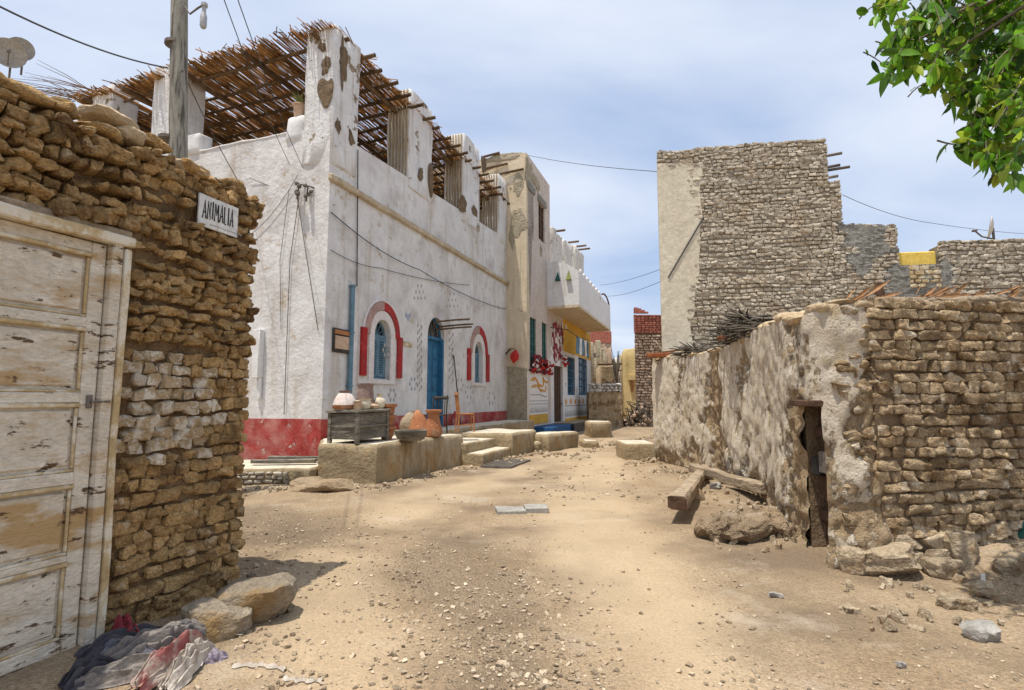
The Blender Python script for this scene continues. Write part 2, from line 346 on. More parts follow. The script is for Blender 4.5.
M_['bluecloth'] = mat('cloth_blue', (.11, .115, .14), (.2, .2, .23), 6, bump=.4, bscale=60)
M_['purplecloth'] = mat('cloth_purple', (.22, .18, .25), (.36, .31, .36), 6, bump=.4, bscale=60, c4=(.55, .48, .45), s4=8, t4=(.5, .6))
M_['palecloth'] = mat('cloth_pale', (.46, .40, .33), (.6, .54, .46), 6, bump=.4, bscale=60, c4=(.3, .24, .2), s4=8, t4=(.52, .62))
M_['farwhite'] = mat('far_white', (.55, .52, .47), (.68, .65, .6), 2, bump=.5, bscale=14, c4=(.3, .26, .22), s4=2, t4=(.56, .62))
M_['tank'] = mat('tank_plastic', (.03, .035, .04), (.06, .065, .07), 3, bump=.1, rough=.5)
M_['red'] = mat('bright_red', (.45, .02, .02), (.55, .05, .04), 4, bump=.1)
M_['orangepaint'] = mat('orange_paint', (.62, .30, .05), (.70, .38, .1), 4, bump=.1)
M_['whitepaint'] = mat('white_paint', (.72, .70, .66), (.8, .78, .75), 4, bump=.1)
M_['greybluepaint'] = mat('motif_paint', (.34, .33, .31), (.46, .44, .41), 8, bump=.1)
M_['bluemotif'] = mat('blue_motif_paint', (.30, .34, .44), (.42, .46, .54), 8, bump=.1)
M_['maroon'] = mat('maroon_paint', (.22, .03, .04), (.3, .06, .07), 8, bump=.1)

# ---------------------------------------------------------------- masonry helper
def masonry(m, x0, x1, z0, ztop, y, depth=.16, course=(.09, .13), width=(.12, .24), gap=.012, k=4, amp=.07, n=3, skip=None, mi=lambda x, z: 0, wave=.02, jy=.02,
            seed=0, headers=False, tilt=.05, axis='y', cuts=0):
    rg = np.random.default_rng(seed+11); z = z0; row = 0
    zmax = max(ztop(x0), ztop(x1), ztop((x0+x1)/2)) if callable(ztop) else ztop
    zt = ztop if callable(ztop) else (lambda x: ztop)
    while z < zmax:
        h = rg.uniform(*course); x = x0-rg.uniform(0, width[0]*.6); ww = width
        if headers and row % 2: ww = (width[0]*.55, width[0]*.75)
        while x < x1:
            w = rg.uniform(*ww); 
            if x+w > x1-.03: w = max(x1-x, .05)
            if x < x0: w -= (x0-x); x = x0
            if w < .05: x += w; continue
            cx = x+w/2; cz = z+h/2+wave*noise.noise((cx*.9, row*.35, seed))
            if cz < zt(cx)-h*.3 and not (skip and skip(cx, cz, w, h)):
                hh = h*rg.uniform(.88, 1.06); yy = y+rg.normal()*jy
                pos = (cx, yy, cz) if axis == 'y' else (yy, cx, cz)
                sz = (w-gap, depth, hh-gap) if axis == 'y' else (depth, w-gap, hh-gap)
                rt = (0, rg.normal()*tilt, rg.normal()*tilt*.5) if axis == 'y' else (rg.normal()*tilt, 0, rg.normal()*tilt*.5)
                m.stone(pos, sz, rt, k=k, amp=amp, n=n, mi=mi(cx, cz), cuts=cuts)
            x += w
        z += h; row += 1
    return m
def rough_slab(m, x0, x1, z0, ztop, y, step=.12, amp=.03, thick=.3, mi=0, axis='y', f=2.5):
    """uneven mud slab with a real noisy face"""
    zt = ztop if callable(ztop) else (lambda x: ztop)
    nx = max(2, int((x1-x0)/step)); nz_ = max(2, int((max(zt(x0), zt(x1))-z0)/step)); V = []; Fs = []
    for i in range(nx+1):
        x = x0+(x1-x0)*i/nx
        for j in range(nz_+1):
            z = z0+(zt(x)-z0)*j/nz_; d = y+amp*noise.fractal((x*f, z*f, y+3), .8, 2, 4)
            V.append((x, d, z) if axis == 'y' else (d, x, z))
    N = len(V)
    for i in range(nx+1):
        x = x0+(x1-x0)*i/nx
        for z in (z0, zt(x)): V.append((x, y+thick, z) if axis == 'y' else (y+thick, x, z))
    g = lambda i, j: i*(nz_+1)+j
    Fs = [(g(i, j), g(i+1, j), g(i+1, j+1), g(i, j+1)) for i in range(nx) for j in range(nz_)]
    for i in range(nx):
        Fs.append((g(i, nz_), g(i+1, nz_), N+2*(i+1)+1, N+2*i+1)); Fs.append((N+2*i, N+2*i+1, N+2*(i+1)+1, N+2*(i+1)))
    for i in (0, nx):
        Fs.append(tuple(g(i, j) for j in range(nz_+1))+(N+2*i+1, N+2*i))
    return m.add(V, Fs, mi)

# ---------------------------------------------------------------- world and sun
SUN_EL, sv = R(75), Vector((-.77, -.64))
sv.normalize(); az = math.atan2(sv.x, sv.y)
sdir = Vector((sv.x*math.cos(SUN_EL), sv.y*math.cos(SUN_EL), math.sin(SUN_EL)))
ld = bpy.data.lights.new('sun', 'SUN'); ld.energy = 5.0; ld.angle = R(.53); ld.color = (1, .94, .85)
lo = bpy.data.objects.new('sun', ld); COL.objects.link(lo); lo.rotation_euler = sdir.to_track_quat('Z', 'Y').to_euler(); lo.location = (0, 0, 30)
wd = bpy.data.worlds.new('World'); sc.world = wd; wd.use_nodes = True; nt = wd.node_tree; N = nt.nodes; L = nt.links
bg = N['Background']; bg.inputs['Strength'].default_value = .118
sky = N.new('ShaderNodeTexSky'); sky.sky_type = 'NISHITA'; sky.sun_disc = False; sky.sun_elevation = SUN_EL; sky.sun_rotation = az; sky.dust_density = 2.0; sky.altitude = 100
tc = N.new('ShaderNodeTexCoord'); sp = N.new('ShaderNodeSeparateXYZ'); L.new(tc.outputs['Generated'], sp.inputs[0])
def mth(op, a, b=None):
    n = N.new('ShaderNodeMath'); n.operation = op
    for i, v in enumerate((a, b)):
        if v is None: continue
        if isinstance(v, (int, float)): n.inputs[i].default_value = v
        else: L.new(v, n.inputs[i])
    return n.outputs[0]
zz = mth('ADD', mth('MAXIMUM', sp.outputs['Z'], 0.0), .22)
cb = N.new('ShaderNodeCombineXYZ'); L.new(mth('DIVIDE', sp.outputs['X'], zz), cb.inputs[0]); L.new(mth('DIVIDE', sp.outputs['Y'], zz), cb.inputs[1])
mp = N.new('ShaderNodeMapping'); mp.inputs['Scale'].default_value = (.9, 1.5, 1); mp.inputs['Rotation'].default_value = (0, 0, .35); mp.inputs['Location'].default_value = (3.3, 1.2, 0); L.new(cb.outputs[0], mp.inputs[0])
nz = N.new('ShaderNodeTexNoise'); nz.inputs['Scale'].default_value = .8; nz.inputs['Detail'].default_value = 7; nz.inputs['Roughness'].default_value = .5; nz.inputs['Distortion'].default_value = .25; L.new(mp.outputs[0], nz.inputs['Vector'])
rp = N.new('ShaderNodeValToRGB'); rp.color_ramp.elements[0].position = .35; rp.color_ramp.elements[1].position = .68; rp.color_ramp.elements[0].color = (.1, .1, .1, 1); rp.color_ramp.elements[1].color = (.97, .97, .97, 1); L.new(nz.outputs['Fac'], rp.inputs[0])
mx = N.new('ShaderNodeMix'); mx.data_type = 'RGBA'; L.new(rp.outputs[0], mx.inputs[0]); bl = N.new('ShaderNodeMix'); bl.data_type = 'RGBA'; bl.inputs[0].default_value = .55; L.new(sky.outputs[0], bl.inputs[6]); bl.inputs[7].default_value = (5.0, 6.6, 9.8, 1); L.new(bl.outputs[2], mx.inputs[6]); mx.inputs[7].default_value = (8.0, 8.5, 9.4, 1)
L.new(mx.outputs[2], bg.inputs['Color'])
sc.view_settings.view_transform = 'Standard'; sc.view_settings.look = 'None'; sc.view_settings.gamma = 1; sc.view_settings.exposure = -.06
sc.render.resolution_x = W; sc.render.resolution_y = H

# ---------------------------------------------------------------- ground
def axis_pts(a, b, lim, fine):
    pts = list(np.arange(a, b, fine)); s = fine; x = b
    while x < lim[1]: pts.append(x); s *= 1.22; x += s
    pts.append(lim[1]); s = fine; x = a-fine; pre = []
    while x > lim[0]: pre.append(x); s *= 1.22; x -= s
    return [lim[0]]+pre[::-1]+pts
gx = axis_pts(-4.5, 6, (-900, 900), .06); gy = axis_pts(2.2, 13, (-900, 1500), .06)
V = [(x, y, gh(x, y)) for y in gy for x in gx]; nx = len(gx)
Fs = [(j*nx+i, j*nx+i+1, (j+1)*nx+i+1, (j+1)*nx+i) for j in range(len(gy)-1) for i in range(nx-1)]
def polyd(x, y, P):
    best = 9e9
    for (a, b_) in zip(P[:-1], P[1:]):
        dx, dy = b_[0]-a[0], b_[1]-a[1]; t = max(0, min(1, ((x-a[0])*dx+(y-a[1])*dy)/(dx*dx+dy*dy))); best = min(best, math.hypot(x-a[0]-t*dx, y-a[1]-t*dy))
    return best
W1_ = [on_z(*q)[:2] for q in ((700, 900), (640, 690), (610, 560), (590, 495), (600, 455))]; W2_ = [on_z(*q)[:2] for q in ((330, 900), (345, 690), (330, 580), (420, 500), (545, 462), (610, 440))]
W3_ = [on_z(*q)[:2] for q in ((230, 515), (420, 550), (520, 610), (560, 690))]
wear = []
for (x, y, z) in V:
    if -5 < x < 7 and 1.5 < y < 30:
        n_ = .25*noise.noise((x*1.3, y*1.3, 6))
        w_ = math.exp(-(max(0, polyd(x, y, W1_)+n_-.25)/.45)**2)+.8*math.exp(-(max(0, polyd(x, y, W2_)+n_-.15)/.35)**2)-.8*math.exp(-(max(0, polyd(x, y, W3_)+n_-.2)/.4)**2)
    else: w_ = 0.0
    wear.append(w_)
m = MB(); m.add(V, Fs); gob = tag(m.build('ground', M_['sand'], smooth=180, fix=False), kind='structure')
a_ = gob.data.attributes.new('wear', 'FLOAT', 'POINT'); a_.data.foreach_set('value', wear)
# packed tracks are paler and smoother than the loose gravelly dirt beside them
nt_ = M_['sand'].node_tree; N_ = nt_.nodes; L_ = nt_.links; bs = N_['Principled BSDF']; lk = bs.inputs['Base Color'].links[0]; src = lk.from_socket
at_ = N_.new('ShaderNodeAttribute'); at_.attribute_name = 'wear'
def rmp(a, b_):
    r = N_.new('ShaderNodeMapRange'); r.inputs[1].default_value = a; r.inputs[2].default_value = b_; L_.new(at_.outputs['Fac'], r.inputs[0]); return r.outputs[0]
x1 = N_.new('ShaderNodeMix'); x1.data_type = 'RGBA'; x1.inputs[7].default_value = (.47, .365, .235, 1); f1 = N_.new('ShaderNodeMath'); f1.operation = 'MULTIPLY'; f1.inputs[1].default_value = .5; L_.new(rmp(.1, 1.0), f1.inputs[0]); L_.new(f1.outputs[0], x1.inputs[0]); L_.new(src, x1.inputs[6])
x2 = N_.new('ShaderNodeMix'); x2.data_type = 'RGBA'; x2.inputs[7].default_value = (.29, .215, .14, 1); f2 = N_.new('ShaderNodeMath'); f2.operation = 'MULTIPLY'; f2.inputs[1].default_value = .45; L_.new(rmp(0, -.7), f2.inputs[0]); L_.new(f2.outputs[0], x2.inputs[0]); L_.new(x1.outputs[2], x2.inputs[6]); L_.new(x2.outputs[2], bs.inputs['Base Color'])
bmp = [n for n in N_ if n.type == 'BUMP'][0]; mr = N_.new('ShaderNodeMapRange'); mr.inputs[1].default_value = -.5; mr.inputs[2].default_value = .9; mr.inputs[3].default_value = 1.0; mr.inputs[4].default_value = .4; L_.new(at_.outputs['Fac'], mr.inputs[0]); L_.new(mr.outputs[0], bmp.inputs['Strength'])

# scattered pebbles (uncountable)
m = MB()
def scatter(n, x0, x1, y0, y1, smin, smax, dens=None):
    c = 0
    while c < n:
        px, py = rng.uniform(x0, x1), rng.uniform(y0, y1)
        if dens and rng.uniform() > dens(px, py): continue
        c += 1; p = G(px, py); s = smin*(smax/smin)**(rng.uniform()**2.4)
        m.stone((p[0], p[1], p[2]+s*.15), (s*rng.uniform(.8, 1.5), s, s*rng.uniform(.35, .7)), (rng.normal()*.3, rng.normal()*.3, rng.uniform(0, 6)), k=5, amp=.13, n=2, cuts=2)
def dens(px, py):
    d = .22+.9*max(0, noise.noise((px*.011, py*.03, 4)))+.5*max(0, noise.noise((px*.04, py*.09, 9)))
    q = on_z(px, py); w_ = math.exp(-(polyd(q[0], q[1], W3_)/.6)**2); t_ = math.exp(-(polyd(q[0], q[1], W1_)/.5)**2)+math.exp(-(polyd(q[0], q[1], W2_)/.35)**2)
    return d*(.45+1.3*w_)*(1-.85*min(1, t_))*(.5 if px > 650 else 1)
scatter(3600, 235, 760, 492, 690, .006, .036, dens); scatter(600, 240, 420, 510, 590, .008, .035); scatter(600, 700, 1040, 570, 700, .006, .026, dens)
scatter(650, 180, 620, 580, 700, .008, .035); scatter(250, 520, 700, 455, 500, .02, .07)
tag(m.build('pebbles', M_['pebble'], smooth=40), 'small pale pebbles scattered over the sandy street', 'pebbles', kind='stuff')

# ================================================================ SHED (left)
D = np.array([188/F, 1.0])
c0 = on_z(231, 590)
S = Frame(c0, D)
ZS = 3.22
def dz_(x): return ZS+.05*noise.noise((x*1.7, 2, 2))+.04*noise.noise((x*5, 2, 8))
d_r0, _ = S.py(84, 640); d_r1, _ = S.py(118, 245); du = (d_r0+d_r1)/2+.02    # right edge of door frame
_, ztopd = S.py(100, 236, -.05)
DX0 = du-1.75
shed = empty('mud_stone_shed', c0, 'brown mud and stone shed with a peeling white wooden double gate, filling the left edge', 'building')
p1 = S.py(199.5, 192, -.10); p2 = S.py(238.5, 208, -.10); p3 = S.py(198, 225, -.10)
su0, su1, sz1, sz0 = p1[0], p2[0], (p1[1]+p2[1])/2, p3[1]
szc = (sz1+sz0)/2; sh = (sz1-sz0)/2*.97
def skip_door(x, z, w, h): return (su0-.06 < x < su1+.02 and szc-sh*1.05 < z < szc+sh*1.05) or (DX0-.03 < x+w*.3 and x-w*.3 < du+.01) and z < ztopd+.03
m = MB(S)
rough_slab(m, -5.2, DX0, -.2, lambda x: ZS-.06, -.036, mi=1, thick=.35); rough_slab(m, du+.02, -.03, -.2, lambda x: ZS-.06, -.042, mi=1, thick=.35)
rough_slab(m, DX0+.01, du+.01, ztopd, lambda x: ZS-.06, .032, mi=1, thick=.33)
def mi_s(x, z):
    a = noise.noise((x*1.9, z*1.9, 40)); b = math.exp(-((x+.75)/.5)**2-((z-1.55)/.42)**2)
    if b*(1+a)+rng.uniform(-.25, .25) > .42: return 2
    return 0
masonry(m, -5.2, 0.0, -.12, lambda x: 1.9, .0, .17, (.075, .094), (.085, .15), .001, k=14, amp=.05, n=5, cuts=2, skip=skip_door, mi=mi_s, wave=.07, jy=.014, seed=3, tilt=.05)
masonry(m, -5.2, -.02, 1.86, dz_, -.005, .18, (.055, .09), (.055, .14), .002, k=9, amp=.09, n=5, cuts=5, skip=skip_door, wave=.12, jy=.02, seed=5, tilt=.16)
for i in range(9):   # a few upright stones in the corner
    pass
# end wall
rough_slab(m, .36, 3.8, -.2, ZS-.1, -.36, mi=1, thick=.33, axis='x')
masonry(m, -.02, 3.8, -.12, dz_, -.10, .2, (.08, .12), (.12, .22), .006, cuts=3, k=4, amp=.11, n=3, wave=.06, jy=.02, seed=8, axis='x')
o = m.build('wall', [M_['mudstone'], M_['mudmortar'], M_['whitesmear']], shed, smooth=50, rough=((.005, 16), (.0025, 45)))
m = MB(S)   # coping stones, uneven
x = -5.1
while x < -.22:
    w = rng.uniform(.12, .26); z = dz_(x+w/2)+rng.uniform(-.02, .05)
    m.stone((x+w/2, .05, z), (w, .27, rng.uniform(.06, .11)), (0, rng.normal()*.08, rng.normal()*.1), k=5, amp=.09, n=5, cuts=4, mi=int(rng.uniform() < .35)); x += w*.93
x = -4.9
while x < -.7:
    w = rng.uniform(.2, .35)
    if noise.noise((x*1.3, 5, 5)) > -.1: m.stone((x+w/2, .08, dz_(x)+.13), (w, .26, rng.uniform(.06, .12)), (0, rng.normal()*.1, 0), k=4, amp=.1, n=4, mi=int(rng.uniform() < .4))
    x += w
m.build('coping', [M_['mudstone'], M_['mudcap']], shed, smooth=50, rough=((.005, 16), (.0025, 45)))
m = MB(S); m.box(-5.2, -.38, .3, 3.7, ZS-.42, ZS-.3); m.box(-5.2, -.38, 3.55, 3.75, -.2, ZS-.1); m.box(-5.3, -5.2, .0, 3.75, -.2, ZS-.1)
m.build('roof', M_['mudcap'], shed)
# gate
gate = empty('gate', (0, 0, 0), None, None); gate.parent = shed
m = MB(S)   # surround and lintel
lean = -.02
m.rbox(du-.11, du-.045, -.12, .06, 0, ztopd-.02, .008, wob=.012, n=8); m.rbox(du-.04, du+.0, -.135, .04, .0, ztopd-.06, .008, mi=1, wob=.02, n=8)
m.rbox(DX0, DX0+.08, -.12, .06, 0, ztopd-.02, .008, n=4); m.rbox(DX0-.05, du+.02, -.14, .05, ztopd-.045, ztopd+.025, .01, mi=1, wob=.02, n=6)
m.rbox(DX0-.1, du+.03, -.10, .1, ztopd+.03, ztopd+.085, .012, mi=2, wob=.05, n=10)
m.build('frame', [M_['oldwhitewood'], M_['ochrewood'], M_['drywood']], gate, smooth=40)
xa, xb = DX0+.085, du-.12
def zpy(px, py): return S.py(px, py, -.05)[1]
zs = [(zpy(88, 258), zpy(88, 313)), (zpy(88, 333), zpy(88, 388)), (zpy(88, 408), zpy(88, 465)), (zpy(86, 487), zpy(86, 545)), (zpy(84, 562), zpy(84, 625))]
mid = (xa+xb)/2
for a, b in ((mid+.006, xb), (xa, mid-.006)):
    m = MB(S)
    zb, zt_ = .06, ztopd-.055
    m.rbox(b-.085, b, -.075, -.02, zb, zt_, .006, wob=.006, n=8); m.rbox(a, a+.085, -.075, -.02, zb, zt_, .006, wob=.006, n=8)
    ed = [zt_]+[v for t, l in zs for v in (t+.03, l-.03)]+[zb]
    for i in range(0, len(ed), 2):
        if ed[i]-ed[i+1] > .01: m.rbox(a+.085, b-.085, -.072, -.025, ed[i+1], ed[i], .005, wob=.005, n=4)
    for t, l in zs:
        m.box(a+.08, b-.08, -.045, -.03, l-.03, t+.03); m.rbox(a+.12, b-.12, -.062, -.046, l+.01, t-.012, .012, wob=.004, n=4)
        m.rbox(a+.085, b-.085, -.08, -.047, t+.005, t+.03, .006, mi=1); m.rbox(a+.086, b-.086, -.066, -.047, l-.029, l-.012, .006, mi=1)
        m.rbox(b-.105, b-.086, -.064, -.047, l-.01, t+.004, .005, mi=1)
    m.build('door_leaf', [M_['oldwhitewood'], M_['ochrewood']], gate, smooth=40)
m = MB(S); m.rbox(xb-.06, xb-.03, -.095, -.076, 1.45, 1.53, .004); m.tube([(xb-.045, -.1, 1.49), (xb+.05, -.125, 1.49)], .008); m.build('latch', M_['iron'], gate)

# sign on the shed
sp_ = S.p((su0+su1)/2, -.10, szc)
sg = empty('wall_sign', sp_, 'white board with black hand-painted ANIMALIA, fixed to the mud shed wall', 'sign')
m = MB(S); m.rbox(su0, su1, -.105, -.088, szc-sh, szc+sh, .003); m.build('board', M_['signwhite'], sg)
def text_obj(txt, name, frame, cx, cz, y, wdt, hgt, mt, parent, font_off=.01):
    cu = bpy.data.curves.new('t', 'FONT'); cu.body = txt; cu.align_x = 'CENTER'; cu.align_y = 'CENTER'; cu.extrude = .004; cu.offset = font_off
    to = bpy.data.objects.new('t', cu); COL.objects.link(to); dg = bpy.context.evaluated_depsgraph_get(); dg.update()
    me = bpy.data.meshes.new_from_object(to.evaluated_get(dg)); bpy.data.objects.remove(to); bpy.data.curves.remove(cu)
    co = np.array([v.co[:] for v in me.vertices]); mn, mx_ = co.min(0), co.max(0)
    loc = np.stack([(co[:, 0]-(mn[0]+mx_[0])/2)/(mx_[0]-mn[0])*wdt+cx, y-(co[:, 2]-mn[2]), (co[:, 1]-(mn[1]+mx_[1])/2)/(mx_[1]-mn[1])*hgt+cz], 1)
    w = frame.w(loc)-np.array(wloc(parent)); me.vertices.foreach_set('co', w.ravel()); me.materials.clear(); me.materials.append(mt); me.update()
    ob = bpy.data.objects.new(name, me); COL.objects.link(ob); ob.parent = parent; return ob
GL = {'A': [[(0, 0), (.42, 1), (.8, 0)], [(.14, .36), (.7, .33)]], 'N': [[(0, 0), (.05, 1), (.7, .02), (.72, 1)]], 'I': [[(.2, 0), (.22, 1)]], 'M': [[(0, 0), (.08, 1), (.42, .35), (.8, 1), (.9, 0)]], 'L': [[(.05, 1), (.02, .02), (.6, 0)]]}
m = MB(S); cx_ = su0+(su1-su0)*.09; stp = (su1-su0)*.83/7.2
for ch in 'ANIMALIA':
    wd2 = {'I': .5, 'M': 1.15, 'L': .8}.get(ch, 1.0)*stp; zo = rng.normal()*.006
    for st_ in GL[ch]:
        m.tube([(cx_+x*wd2*.85+rng.normal()*.001, -.1065, szc-sh*.42+zo+z*sh*1.12) for x, z in st_], .0052, 5)
    cx_ += wd2
m.build('lettering', M_['black'], sg)
m = MB(S)
for i in range(14): m.box(su0+.1+i*.022, su0+.1+i*.022+.014, -.1075, -.1052, szc-sh*.78, szc-sh*.7)
m.build('small_print', M_['greybluepaint'], sg)

# satellite dishes behind the shed coping
def dish(px, py, Y, r, label, tilt, group='satellite dishes above the shed', mt='metal', mast=.6):
    p = at_y(px, py, Y); e = empty('satellite_dish', (p[0], p[1], p[2]-mast), label, 'satellite dish', group)
    m = MB(); prof = [(r*t, r*.28*t*t) for t in np.linspace(0.02, 1, 9)]+[(r*t, r*.28*t*t-.012) for t in np.linspace(1, .02, 9)]
    m.lathe(prof, (0, 0, 0), 28, tilt=tilt); m.V = [v+np.array([0, 0, mast]) for v in m.V]; m.build('reflector', M_['stonegrey'], e, local=True, smooth=50)
    nrm = rotm(*tilt)@np.array([0, 0, 1.0]); m = MB(); c = np.array([0, 0, mast])
    m.tube([(0, .06, 0), (0, .06, mast*.95), (0, 0, mast)-nrm*.03], .022, 8); m.build('mast', M_['iron'], e, local=True, smooth=60)
    m = MB(); low = c+rotm(*tilt)@np.array([0, -r*.9, r*.2]); f = c+nrm*r*.75; m.tube([low, f], .012, 6); m.stone(tuple(f), (.07, .07, .12), k=3, amp=.02); m.build('feed_arm', M_['iron'], e, local=True, smooth=60)
    return e
e = empty('mud_house', (-13, 11.5, 0), 'mud house hidden behind the shed that carries the two satellite dishes', 'building')
MB().rbox(-16, -10.6, 10.2, 13, -.2, 8.25, .05, wob=.05, n=4).build('wall', M_['mudcap'], e)
dish(9, 54, 12, .33, 'grey satellite dish at the photo edge above the shed coping, left of its twin', (R(100), 0, R(42)))
dish(21, 50, 12.3, .27, 'smaller grey satellite dish just right of the other, above the shed coping', (R(98), 0, R(36)))

# utility pole
bp = at_y(176, 300, 8.2); up_ = empty('utility_pole', (bp[0], bp[1], gh(bp[0], bp[1])), 'round grey weathered utility pole rising behind the shed with a lamp bracket', 'utility pole')
ztp = 8.4
topx = at_y(178, 0, 8.2)[0]; 
m = MB(); m.tube([(bp[0], bp[1], 0), (bp[0]+.02, bp[1], 3), (topx, bp[1], ztp)], [.15, .14, .12], 14); m.build('shaft', M_['utility'], up_, smooth=60)
m = MB(); q = at_y(176, 6, 8.2); m.tube([(topx+.1, bp[1]-.02, 1), (topx+.115, bp[1]-.06, 4), (topx+.1, bp[1]-.06, 8.2)], .018, 6)
for zc in (4.2, 5.6, 7.2): m.lathe([(.15, 0), (.15, .05)], (topx-.0, bp[1], zc), 14)
m.build('conduit', M_['iron'], up_, smooth=60)
m = MB(); a = at_y(184, 6, 8.1); b2 = at_y(198, 8, 8.1); c2 = at_y(205, 4, 8.1); m.tube([a, at_y(190, 14, 8.1), b2, c2], .016, 6); m.build('bracket', M_['iron'], up_, smooth=60)
m = MB(); l0 = at_y(203, 28, 8.1); m.lathe([(.035, 0), (.05, .03), (.05, .2), (.03, .26), (.03, .36), (.05, .37), (.05, .42)], tuple(l0), 12); m.build('lamp', M_['metal'], up_, smooth=50)

# ================================================================ WHITE HOUSE
C1 = at_y(322, 400, 11.3)
Hf = Frame((C1[0], C1[1], 0), D)
LEN = Hf.py(507, 330)[0]
TZ = .71
DEP = 8.2
a1, b1 = Hf.py(361, 147); a2_, b2_ = Hf.py(493, 230)
def zpar(u): return b1+(b2_-b1)*(u-a1)/(a2_-a1)
ZC = Hf.py(331, 176)[1]
white = empty('white_house', (C1[0], C1[1], 0), 'white plastered village house with red base band, blue door and reed-roofed terrace', 'building')
def arch(pl, pr, pbot, pspring, ptop, n=14):
    """arched outline from pixel measures on the facade"""
    u0 = Hf.py(pl, (pbot+pspring)/2)[0]; u1 = Hf.py(pr, (pbot+pspring)/2)[0]; uc = (u0+u1)/2; pc = (pl+pr)/2
    z0 = Hf.py(pc, pbot)[1]; z1 = Hf.py(pc, pspring)[1]; z2 = Hf.py(pc, ptop)[1]
    return u0, u1, z0, z1, z2
def archpts(u0, u1, z0, z1, z2, n=14):
    uc, r = (u0+u1)/2, (u1-u0)/2
    return [(u0, z0), (u1, z0), (u1, z1)]+[(uc+r*math.cos(math.pi*k/n), z1+(z2-z1)*math.sin(math.pi*k/n)) for k in range(1, n)]+[(u0, z1)]
W1 = arch(373, 389.5, 379, 336, 319.5); W2 = arch(474, 482, 382.5, 354, 341.5); DR = arch(427, 444, 424, 338, 317)
DR = (DR[0], DR[1], TZ, DR[3], DR[4])
m = MB(Hf)
m.panel([(0, -.3), (LEN, -.3), (LEN, ZC), (0, ZC)], [archpts(*W1), archpts(*DR), archpts(*W2)], 0, .3)
m.panel([(0, ZC), (LEN, ZC), (LEN, zpar(LEN)), (0, zpar(0))], [], .03, .3)
m.panel([(.3, -.3), (DEP, -.3), (DEP, ZC+1.15), (.3, ZC+1.15)], [], 0.0, .3, axis='x')
m.box(0.3, LEN-.003, DEP-.3, DEP, -.3, ZC+1.1); m.box(LEN-.303, LEN-.003, .3, DEP-.3, -.3, ZC)
m.build('wall', M_['white'], white)
m = MB(Hf); m.box(.29, LEN-.29, .29, DEP-.29, ZC-.35, ZC-.2); m.build('roof_floor', M_['mudcap'], white)
m = MB(Hf); m.rbox(-.07, LEN, -.10, .02, ZC-.12, ZC+.04, .03, wob=.02, n=24); m.build('cornice', M_['cornice'], white, smooth=50)
# left-face parapet top cap + corner block
m = MB(Hf); m.rbox(-.02, .33, 1.1, DEP, ZC+1.13, ZC+1.19, .02, wob=.03, n=20)
m.rbox(-.03, .4, .75, 1.25, ZC+.9, ZC+1.55, .06, wob=.04, n=4); m.build('parapet_cap', M_['whiteclean'], white, smooth=50)
# red base band
zr = Hf.py(323, 419.5)[1]; rb = MB(Hf); rb.panel([(-.012, .2), (DR[0], .2), (DR[0], zr), (-.012, zr)], [], -.012, .01); rb.panel([(DR[1], .2), (LEN, .2), (LEN, zr-.03), (DR[1], zr-.03)], [], -.012, .01)
rb.panel([(-.0, .2), (DEP, .2), (DEP, zr-.02), (0, zr+.01)], [], -.012, .01, axis='x'); rb.build('base_band', M_['redpaint'], white)
# pillars
ribm = []
def pillar(u0, u1, y0, y1, z0, z1, ribs=0):
    m = MB(Hf); m.rbox(u0, u1, y0, y1, z0, z1, .035, wob=.035, n=6)
    for k in range(ribs):
        yy = y0+.06+(y1-y0-.12)*(k+.5)/ribs; m.rbox(u0-.035, u0+.02, yy-.028, yy+.028, z0+.05, z1-.03, .012, wob=.012, n=4, mi=1)
    return m.build('pillar', [M_['pillarwhite'], M_['cement']], white, smooth=45)
PT = Hf.py(345, 32)[1]
pillar(-.01, Hf.py(359, 100)[0], -.01, .78, ZC+.3, PT)
for (l, r_, yt, yb) in ((410, 433, 93, 180), (464, 480, 135, 210), (499, 508, 172, 225)):
    u0 = Hf.py(l, (yt+yb)/2)[0]; u1 = Hf.py(r_, (yt+yb)/2)[0]; z1 = Hf.py((l+r_)/2, yt+6)[1]
    pillar(u0, min(u1, LEN-.02), .0, .75, zpar(u0)-.3, z1, 6)
PL = []
for (l, r_, yt, yb) in ((152, 180, 64, 155), (91, 112, 87, 130)):
    y0 = Hf.px(r_, (yt+yb)/2)[0]; y1 = Hf.px(l, (yt+yb)/2)[0]; z1 = Hf.px((l+r_)/2, yt)[1]; PL.append((y0, y1, z1))
    pillar(-.01, .72, y0, y1, ZC+.6, z1)
p5 = PL[0]
m = MB(Hf)
m.rbox(-.05, .35, p5[0]-.75, p5[0]-.02, ZC+1.1, ZC+1.62, .04, wob=.03, n=4); m.build('parapet_block', M_['whiteclean'], white, smooth=45)
def bare(px, py, w_, h_, side=0):
    m = MB(Hf)
    if side: y, z = Hf.px(px, py, -.02); m.stone((-.03, y, z), (.016, w_, h_), k=2.4, amp=.42, n=14)
    else: u, z = Hf.py(px, py, -.02); m.stone((u, -.03, z), (w_, .016, h_), k=2.4, amp=.42, n=14)
    m.build('bare_patch', M_['frontmortar'], white, smooth=60)
for a in ((342, 60, .2, .8), (338, 128, .16, .3), (352, 138, .2, .25), (421, 172, .2, .35), (431, 180, .2, .7), (463, 205, .5, .4), (484, 166, .3, .4), (474, 208, .3, .3)): bare(*a)
for a in ((325, 95, .3, .5, 1), (329, 86, .2, .3, 1), (326, 65, .16, .3, 1), (321, 48, .14, .14, 1)): bare(*a)
